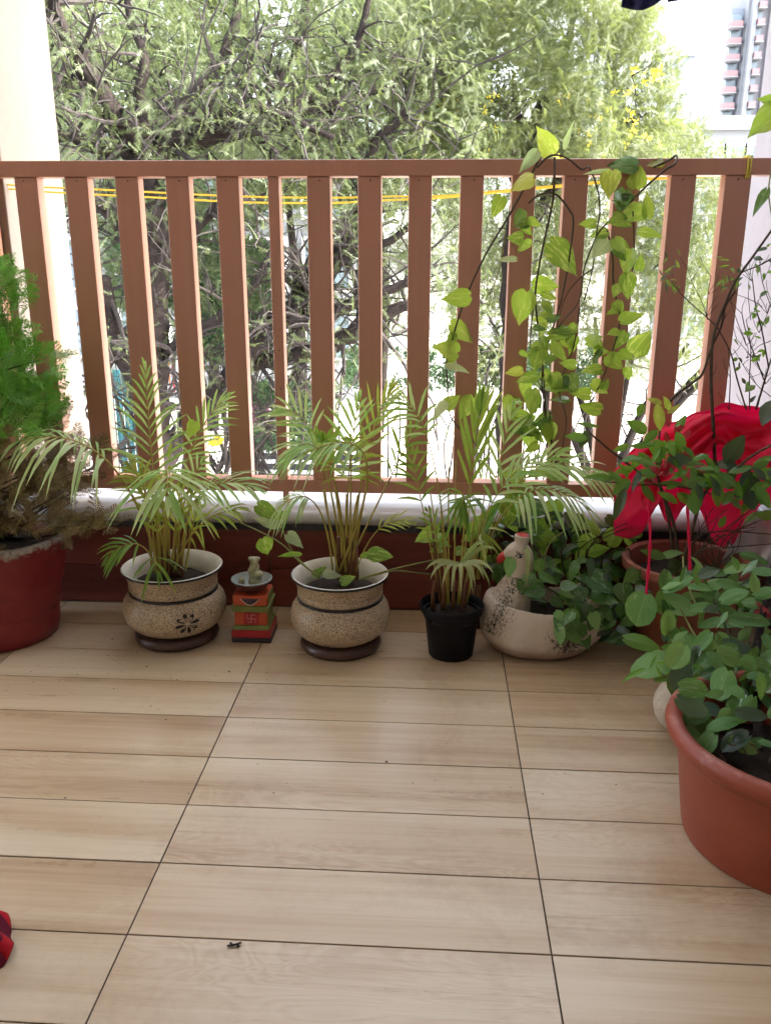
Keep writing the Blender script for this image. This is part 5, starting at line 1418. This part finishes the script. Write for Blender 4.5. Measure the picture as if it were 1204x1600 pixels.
def px_cloud(boxes, n):
    """points spread through blocks of air: each (x0,y0,x1,y1,depth near,depth far)"""
    wts = np.array([abs((b[2] - b[0]) * (b[3] - b[1])) * (b[6] if len(b) > 6 else 1) for b in boxes], float); wts /= wts.sum()
    out = []
    for _ in range(n):
        b = boxes[rng.choice(len(boxes), p=wts)]
        out.append(tuple(at(random.uniform(b[0], b[2]), random.uniform(b[1], b[3]), random.uniform(b[4], b[5]))))
    return np.array(out)
def clumpy(P, thr, sc=1.1, seed=0):
    keep = [noise.noise(V(tuple(p)) * sc + V((seed, 0, 0))) + .5 * noise.noise(V(tuple(p)) * sc * 2.7) > thr for p in P]
    return P[np.array(keep)]
E_ = np.array([tuple(p) for p in ends])
E1 = E_[rng.integers(0, len(E_), 11000)] + rng.normal(0, .12, (11000, 3))
above = np.array([(p[2] + T0.z > 1.2 or rng.random() < .35) and (p[1] > .12 or rng.random() < .72) for p in E1]); E1 = E1[above]
A1 = clumpy(px_cloud([(60, -60, 430, 255, 7.6, 11.0, .62), (430, -60, 760, 255, 7.5, 11.0)], 38000), .17, 1.7) - np.array(tuple(T0))
A2 = clumpy(px_cloud([(150, 280, 420, 560, 7.4, 9.5), (560, 270, 760, 520, 7.5, 9.5, .8)], 15000), .14, 1.5, 5) - np.array(tuple(T0))
sprays('crown', AC, np.concatenate([E1, A1, A2]), None, 'acacia', tr, .11, .20)

# ---------- light acacia at the right with yellow blossom
T1 = at(800, 300, 9.5); T1.z = GZ
t2 = empty('acacia_tree', T1, 'lighter yellow green acacia flecked with yellow blossom right of the dark limbed tree', 'tree')
LM2 = [([(790, 900, 12), (795, 600, 11), (800, 400, 9), (815, 280, 8), (840, 180, 6), (880, 90, 4), (900, 0, 3)], 9.5), ([(805, 380, 6), (860, 300, 5), (930, 230, 4), (1000, 180, 3)], 9.6), ([(812, 290, 5), (760, 210, 4), (715, 150, 4), (690, 75, 4), (720, 40, 4), (790, 10, 3)], 9.3),
       ([(690, 90, 6, 8.6), (650, 100, 5, 8.5), (612, 140, 4, 8.4)], 8.6), ([(830, 200, 4), (780, 160, 3), (700, 135, 3), (640, 150, 2.5)], 9.2), ([(805, 240, 4), (770, 200, 3), (700, 140, 2.5)], 9)]
mbt = MB(); mbw = MB(); ends = []
for k, (pts, Y) in enumerate(LM2):
    P, Rr = limb_pts(pts, Y); mbt.tube([p - T1 for p in P], Rr, 8)
    twigs_from(mbw, [p - T1 for p in P], Rr, 4, .8, .35, ends, 2)
mbt.build('trunk', 'bark', t2); tag(mbw.build('twigs', 'twig', t2, False), kind='stuff')
E_ = np.array([tuple(p) for p in ends]); E1 = E_[rng.integers(0, len(E_), 3500)] + rng.normal(0, .15, (3500, 3))
B1 = clumpy(px_cloud([(700, -60, 960, 250, 8, 11.5), (950, 0, 1035, 250, 8.5, 11), (1020, 60, 1062, 240, 8.5, 11, .7), (600, -60, 700, 250, 8.5, 11, .7)], 42000), -.06, 1.2, 9)
# a ragged hole in the crown where the sky shows
hole = at(800, 160, 9.5); keep = []
for p in B1:
    d = V(tuple(p)) - EYE; u = 602 + F * d.dot(_r2) / d.dot(_fwd); v_ = 800 - F * d.dot(_u2) / d.dot(_fwd)
    keep.append(((u - 800) / 42) ** 2 + ((v_ - 158) / 52) ** 2 > 1 + .8 * random.random() or random.random() < .12)
B1 = B1[np.array(keep)] - np.array(tuple(T1))
sprays('crown', AC, np.concatenate([E1, B1]), None, 'acacia_light', t2, .12, .22)
FL = px_cloud([(930, 100, 1035, 230, 8.2, 9.5), (640, 150, 780, 250, 8.2, 9), (860, 130, 960, 250, 8.2, 9)], 130)
FL = FL[np.array([noise.noise(V(tuple(p)) * 2.5) > .05 for p in FL])] - np.array(tuple(T1))
sprays('blossom', TU, FL, None, 'blossom', t2, .05, .085)

# ---------- low bright tree behind the right half of the railing
T3 = at(950, 700, 12); T3.z = GZ
t3 = empty('bushy_tree', T3, 'low pale green bushy tree behind the right half of the railing', 'tree')
mbt = MB(); mbw = MB(); ends = []
for k in range(7):
    a = random.uniform(-2.6, -.5); tip = T3 + V((random.uniform(-2.2, 2.6), random.uniform(-1, 1), random.uniform(2.2, 4.2)))
    P = smooth_path([T3, T3.lerp(tip, .4) + V((0, 0, .5)), tip], 5); mbt.tube([p - T3 for p in P], [.10 * (1 - .8 * i / len(P)) for i in range(len(P))], 7)
    twigs_from(mbw, [p - T3 for p in P], [.04] * len(P), 2, 1.0, .4, ends, 2, .1)
mbt.build('trunk', 'bark', t3); tag(mbw.build('twigs', 'twig', t3, False), kind='stuff')
C1 = clumpy(px_cloud([(690, 235, 1160, 480, 10.5, 14), (700, 470, 1130, 590, 10.5, 13, .6), (950, 190, 1100, 260, 11, 14, 1)], 26000), -.12, .9, 3) - np.array(tuple(T3))
sprays('crown', AC, C1, None, 'acacia_light', t3, .15, .27)

# ---------- far pale trees closing the yard
T6 = at(450, 300, 19); T6.z = GZ
t6 = empty('tree_line', T6, 'far pale green trees seen through the gaps of the acacia', 'trees')
C6 = clumpy(px_cloud([(40, -60, 720, 330, 16, 20), (640, -60, 900, 240, 15, 19, .7)], 11000), -.05, .5, 21) - np.array(tuple(T6))
sprays('crowns', TU, C6, None, 'acacia_light', t6, .16, .32)
mb = MB()
for k in range(7):
    x = (k - 3) * 2.1; mb.tube([(x, 0, 0), (x + .2, .1, 3), (x - .1, 0, 6.5)], [.16, .12, .06], 7)
mb.build('trunks', 'bark', t6)
t6['kind'] = 'stuff'

# ---------- dark bushes on the left, ground floor
T4 = at(360, 740, 9.0); T4.z = GZ
t4 = empty('bush', T4, 'dark green bush seen between the left slats below the acacia', 'bush')
C2 = clumpy(px_cloud([(300, 380, 420, 560, 8, 10), (170, 260, 330, 480, 8.5, 10.5, .7), (400, 600, 520, 700, 9, 11, 1.0)], 7000), -.02, 1.4, 2) - np.array(tuple(T4))
sprays('leaves', TU, C2, None, 'hedge', t4, .08, .16)
mbw = MB(); ends = []
for k in range(26):
    e = at(random.uniform(150, 560), random.uniform(420, 640), random.uniform(8.5, 10.5)); P = smooth_path([T4 + V((random.uniform(-1.5, 1.5), random.uniform(-.3, .3), 0)), T4.lerp(e, .6) + V((random.gauss(0, .3), 0, 0)), e], 4)
    mbw.tube([p - T4 for p in P], [.035 * (1 - .8 * i / len(P)) for i in range(len(P))], 5, cap=False)
    twigs_from(mbw, [p - T4 for p in P], [.02] * len(P), 2, .8, .5, ends, 2, .1)
tag(mbw.build('twigs', 'twig', t4, False), kind='stuff')

# second dark bush mid right, low
T5 = at(640, 600, 11.0); T5.z = GZ
t5 = empty('bush', T5, 'tangled low bush of pale twigs beyond the middle slats', 'bush')
mbw = MB(); ends = []
for k in range(34):
    e = at(random.uniform(520, 960), random.uniform(540, 610), random.uniform(10.5, 12)); s0 = V((e.x + random.uniform(-.4, .4), e.y, GZ)); P = smooth_path([s0, s0.lerp(e, .6) + V((random.gauss(0, .2), 0, 0)), e], 4)
    mbw.tube([p - T5 for p in P], [.02 * (1 - .7 * i / len(P)) for i in range(len(P))], 5, cap=False)
    twigs_from(mbw, [p - T5 for p in P][6:], [.012] * 3, 1, .7, .5, ends, 3, .0)
tag(mbw.build('twigs', 'twig', t5, False), kind='stuff')
C3 = clumpy(px_cloud([(540, 545, 960, 605, 10.5, 12)], 2500), .05, 1.5, 4) - np.array(tuple(T5))
sprays('leaves', TU, C3, None, 'hedge', t5, .07, .14)

# ---------- teal sheet fence on the left, awning, low rail fence, pink bush
tf = empty('sheet_fence', V((at(205, 640, 12).x, 12, GZ)), 'teal corrugated metal sheet fence low behind the left slats', 'fence')
a_, b_ = at(150, 600, 12), at(256, 600, 12)
n = 16
for k in range(n):
    x0 = a_.x + (b_.x - a_.x) * k / n; x1 = a_.x + (b_.x - a_.x) * (k + 1) / n
    mb = MB(); mb.box(x0 - tf.location.x, -.02 if k % 2 else .03, 0, x1 - tf.location.x - .004, .01 if k % 2 else .06, at(200, 578, 12).z - GZ); mb.build('panel', 'teal', tf, False)
aw = empty('awning', V((at(262, 560, 13).x, 13, GZ)), 'small white tarp awning with red striped cloth hanging under it', 'awning')
pk = [at(236, 458, 13), at(254, 470, 13), at(285, 555, 12.6), at(240, 565, 12.6), at(232, 540, 13.4)]
mb = MB(); mb.add([p - aw.location for p in pk] + [at(262, 530, 12.4) - aw.location], [(0, 1, 5), (1, 2, 5), (2, 3, 5), (3, 4, 5), (4, 0, 5)]); mb.build('tarp', 'tarp', aw, False)
for k, (x, m) in enumerate([(246, 'white_paint'), (251, 'beak'), (257, 'white_paint'), (262, 'orange'), (268, 'beak'), (275, 'white_paint')]):
    mb = MB(); A = at(x, 562, 12.8); B = at(x + 6, 612 + random.uniform(-8, 8), 12.8); mb.box(A.x - aw.location.x, -.2, B.z - GZ, B.x - aw.location.x, -.19, A.z - GZ); mb.build('striped_cloth', m, aw, False)
for x in (236, 286):
    A = at(x, 560, 13); mb = MB(); mb.tube([V((A.x - aw.location.x, 0, 0)), V((A.x - aw.location.x, 0, A.z - GZ))], .04, 6); mb.build('pole', 'bark', aw)
rf = empty('rail_fence', V((at(500, 700, 14).x, 14, GZ)), 'low fence of white horizontal bars on dark boards beyond the bottom rail', 'fence')
xa, xb = at(380, 700, 14).x - rf.location.x, at(590, 700, 14).x - rf.location.x
zt = at(480, 690, 14).z - GZ; zb = 0
mb = MB(); mb.box(xa, .04, 0, xb, .08, zt); mb.build('board', 'dark', rf, False)
for y in (690, 706, 722, 738, 752):
    z = at(480, y, 14).z - GZ
    if z > .05:
        mb = MB(); mb.box(xa, -.02, z - .035, xb, .03, z + .035); mb.build('bar', 'white_paint', rf, False)
for k in range(5):
    x = xa + (xb - xa) * k / 4; mb = MB(); mb.box(x - .04, .09, 0, x + .04, .16, zt + .05); mb.build('post', 'white_paint', rf, False)
pb = empty('flowering_bush', V((at(406, 645, 11).x, 11, GZ)), 'small bush with a head of pink flowers below the left slats', 'bush')
C4 = px_cloud([(392, 628, 418, 662, 10.8, 11.2)], 160) - np.array(tuple(pb.location)); sprays('flowers', TU, C4, None, 'pinkf', pb, .05, .09)
C4 = px_cloud([(385, 600, 450, 700, 10.9, 11.6)], 600) - np.array(tuple(pb.location)); sprays('leaves', TU, C4, None, 'hedge', pb, .06, .12)
mb = MB(); mb.tube([(0, 0, 0), (.02, 0, at(406, 660, 11).z - GZ)], .03, 6); mb.build('stem', 'bark', pb)
yl = empty('dry_leaf', at(338, 690, 8.5), 'big yellow leaf caught in the twigs behind the fourth slat gap', 'leaf')
px_leaf(yl, 338, 690, 26, 200, .8, 8.4, 'yleaf', 'ovate', 0)
hb = empty('cloth_bundle', at(410, 690, 12), 'pink and white cloth bundle lying on the ground beyond the left slats', 'bundle')
blob('bundle', [(0, 0, 0, .16, .10), (.15, 0, -.02, .12, .08), (.05, 0, .09, .08, .06)], 'pink', hb, .02)

# ---------- white house behind the trees, boundary wall, far towers
def building(name, label, x0, x1, y0, y1, ztop, mat, cols, rows, ww, wh, zoff=1.0, face='front'):
    b = empty(name, V(((x0 + x1) / 2, y0, GZ)), label, 'building')
    ox = b.location.x
    mb = MB(); mb.box(x0 - ox, 0, 0, x1 - ox, y1 - y0, ztop - GZ); mb.build('wall', mat, b, False)
    mb = MB(); mb.box(x0 - ox - .25, -.25, ztop - GZ + .002, x1 - ox + .25, y1 - y0 + .25, ztop - GZ + .5); mb.build('parapet', mat, b, False)
    for r in range(rows):
        for c in range(cols):
            cx = x0 + (x1 - x0) * (c + .5) / cols - ox; z = zoff + (ztop - GZ - zoff) * (r + .15) / rows
            mb = MB()
            for (a0, b0, a1, b1) in ((cx - ww / 2 - .08, z - .08, cx + ww / 2 + .08, z), (cx - ww / 2 - .08, z + wh, cx + ww / 2 + .08, z + wh + .08), (cx - ww / 2 - .08, z + .001, cx - ww / 2, z + wh - .001), (cx + ww / 2, z + .001, cx + ww / 2 + .08, z + wh - .001), (cx - .03, z + .001, cx + .03, z + wh - .001)):
                mb.box(a0, -.09, b0, a1, -.002, b1)
            f = mb.build('window', 'white_paint', b, False)
            mb = MB(); mb.box(cx - ww / 2 + .001, -.03, z + .002, cx + ww / 2 - .001, -.003, z + wh - .002); mb.build('pane', 'window', f, False)
    return b
w0, w1 = at(60, 300, 24).x, at(560, 300, 24).x
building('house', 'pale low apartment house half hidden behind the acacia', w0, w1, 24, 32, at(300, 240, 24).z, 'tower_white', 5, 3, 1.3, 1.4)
bw = empty('boundary_wall', V((at(800, 600, 26).x, 26, GZ)), 'long white boundary wall at the far side of the yard', 'wall')
mb = MB(); xa = at(430, 600, 26).x - bw.location.x; xb = at(1300, 600, 26).x - bw.location.x; zt = at(700, 535, 26).z - GZ
mb.box(xa, 0, 0, xb, .25, zt); mb.build('wall', 'white_paint', bw, False)
mb = MB(); mb.box(xa, -.06, zt + .002, xb, .31, zt + .12); mb.build('coping', 'white_paint', bw, False)

def tower():
    Y = 46; A = at(1131, 175, Y); B = at(1330, 175, Y)
    b = empty('tower_block', V((A.x, Y, GZ)), 'tall pale apartment tower with stacked red fronted balconies', 'building')
    ox = b.location.x; top = at(1150, 8, Y).z - GZ
    mb = MB(); mb.box(.62, 0, 0, 9.5, 9, top + 8); mb.build('wall', 'tower_white', b, False)
    mb = MB(); mb.box(0, .6, 0, .618, 6, top); mb.build('stair_bay', 'tower_grey_hazed', b, False)
    mb = MB(); mb.box(.74, -.4, 0, .95, -.002, top + 3); mb.build('fin', 'tower_white', b, False)
    mb = MB(); mb.box(1.62, -.3, 0, 1.76, -.002, top + 8); mb.build('fin', 'tower_white', b, False)
    H = .74
    for k in range(int(top / H) + 5):
        z = top + 2.2 - k * H
        if z < 4: break
        for (x0, x1, y0) in ((-.16, .42, -.1), (1.0, 1.34, -.5)):
            if x0 < 0 and z > top - .5: continue
            mb = MB(); mb.box(x0, y0, z - .20, x1, y0 + .55, z + .06); o = mb.build('balcony', 'tower_red_hazed', b, False)
            mb = MB(); mb.box(x0 - .03, y0 - .05, z - .25, x1 + .03, y0 + .55, z - .203); mb.build('slab', 'tower_white', o, False)
        if z < top - .5:
            mb = MB(); mb.box(.02, .45, z + .08, .5, .598, z + .46); mb.build('window', 'window', b, False)
        mb = MB(); mb.box(1.03, -.06, z + .1, 1.32, -.003, z + .46); mb.build('window', 'window', b, False)
        mb = MB(); mb.box(2.1, -.06, z + .1, 2.25, -.003, z + .42); mb.build('window', 'window', b, False)
    return b
tower()
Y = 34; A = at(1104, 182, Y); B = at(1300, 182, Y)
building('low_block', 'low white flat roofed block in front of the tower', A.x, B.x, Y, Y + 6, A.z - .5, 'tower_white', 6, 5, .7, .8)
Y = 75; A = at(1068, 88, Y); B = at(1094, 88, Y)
building('far_block', 'distant hazy grey block just right of the tree crown', A.x, B.x, Y, Y + 8, A.z, 'tower_grey_hazed', 2, 12, .35, .6)
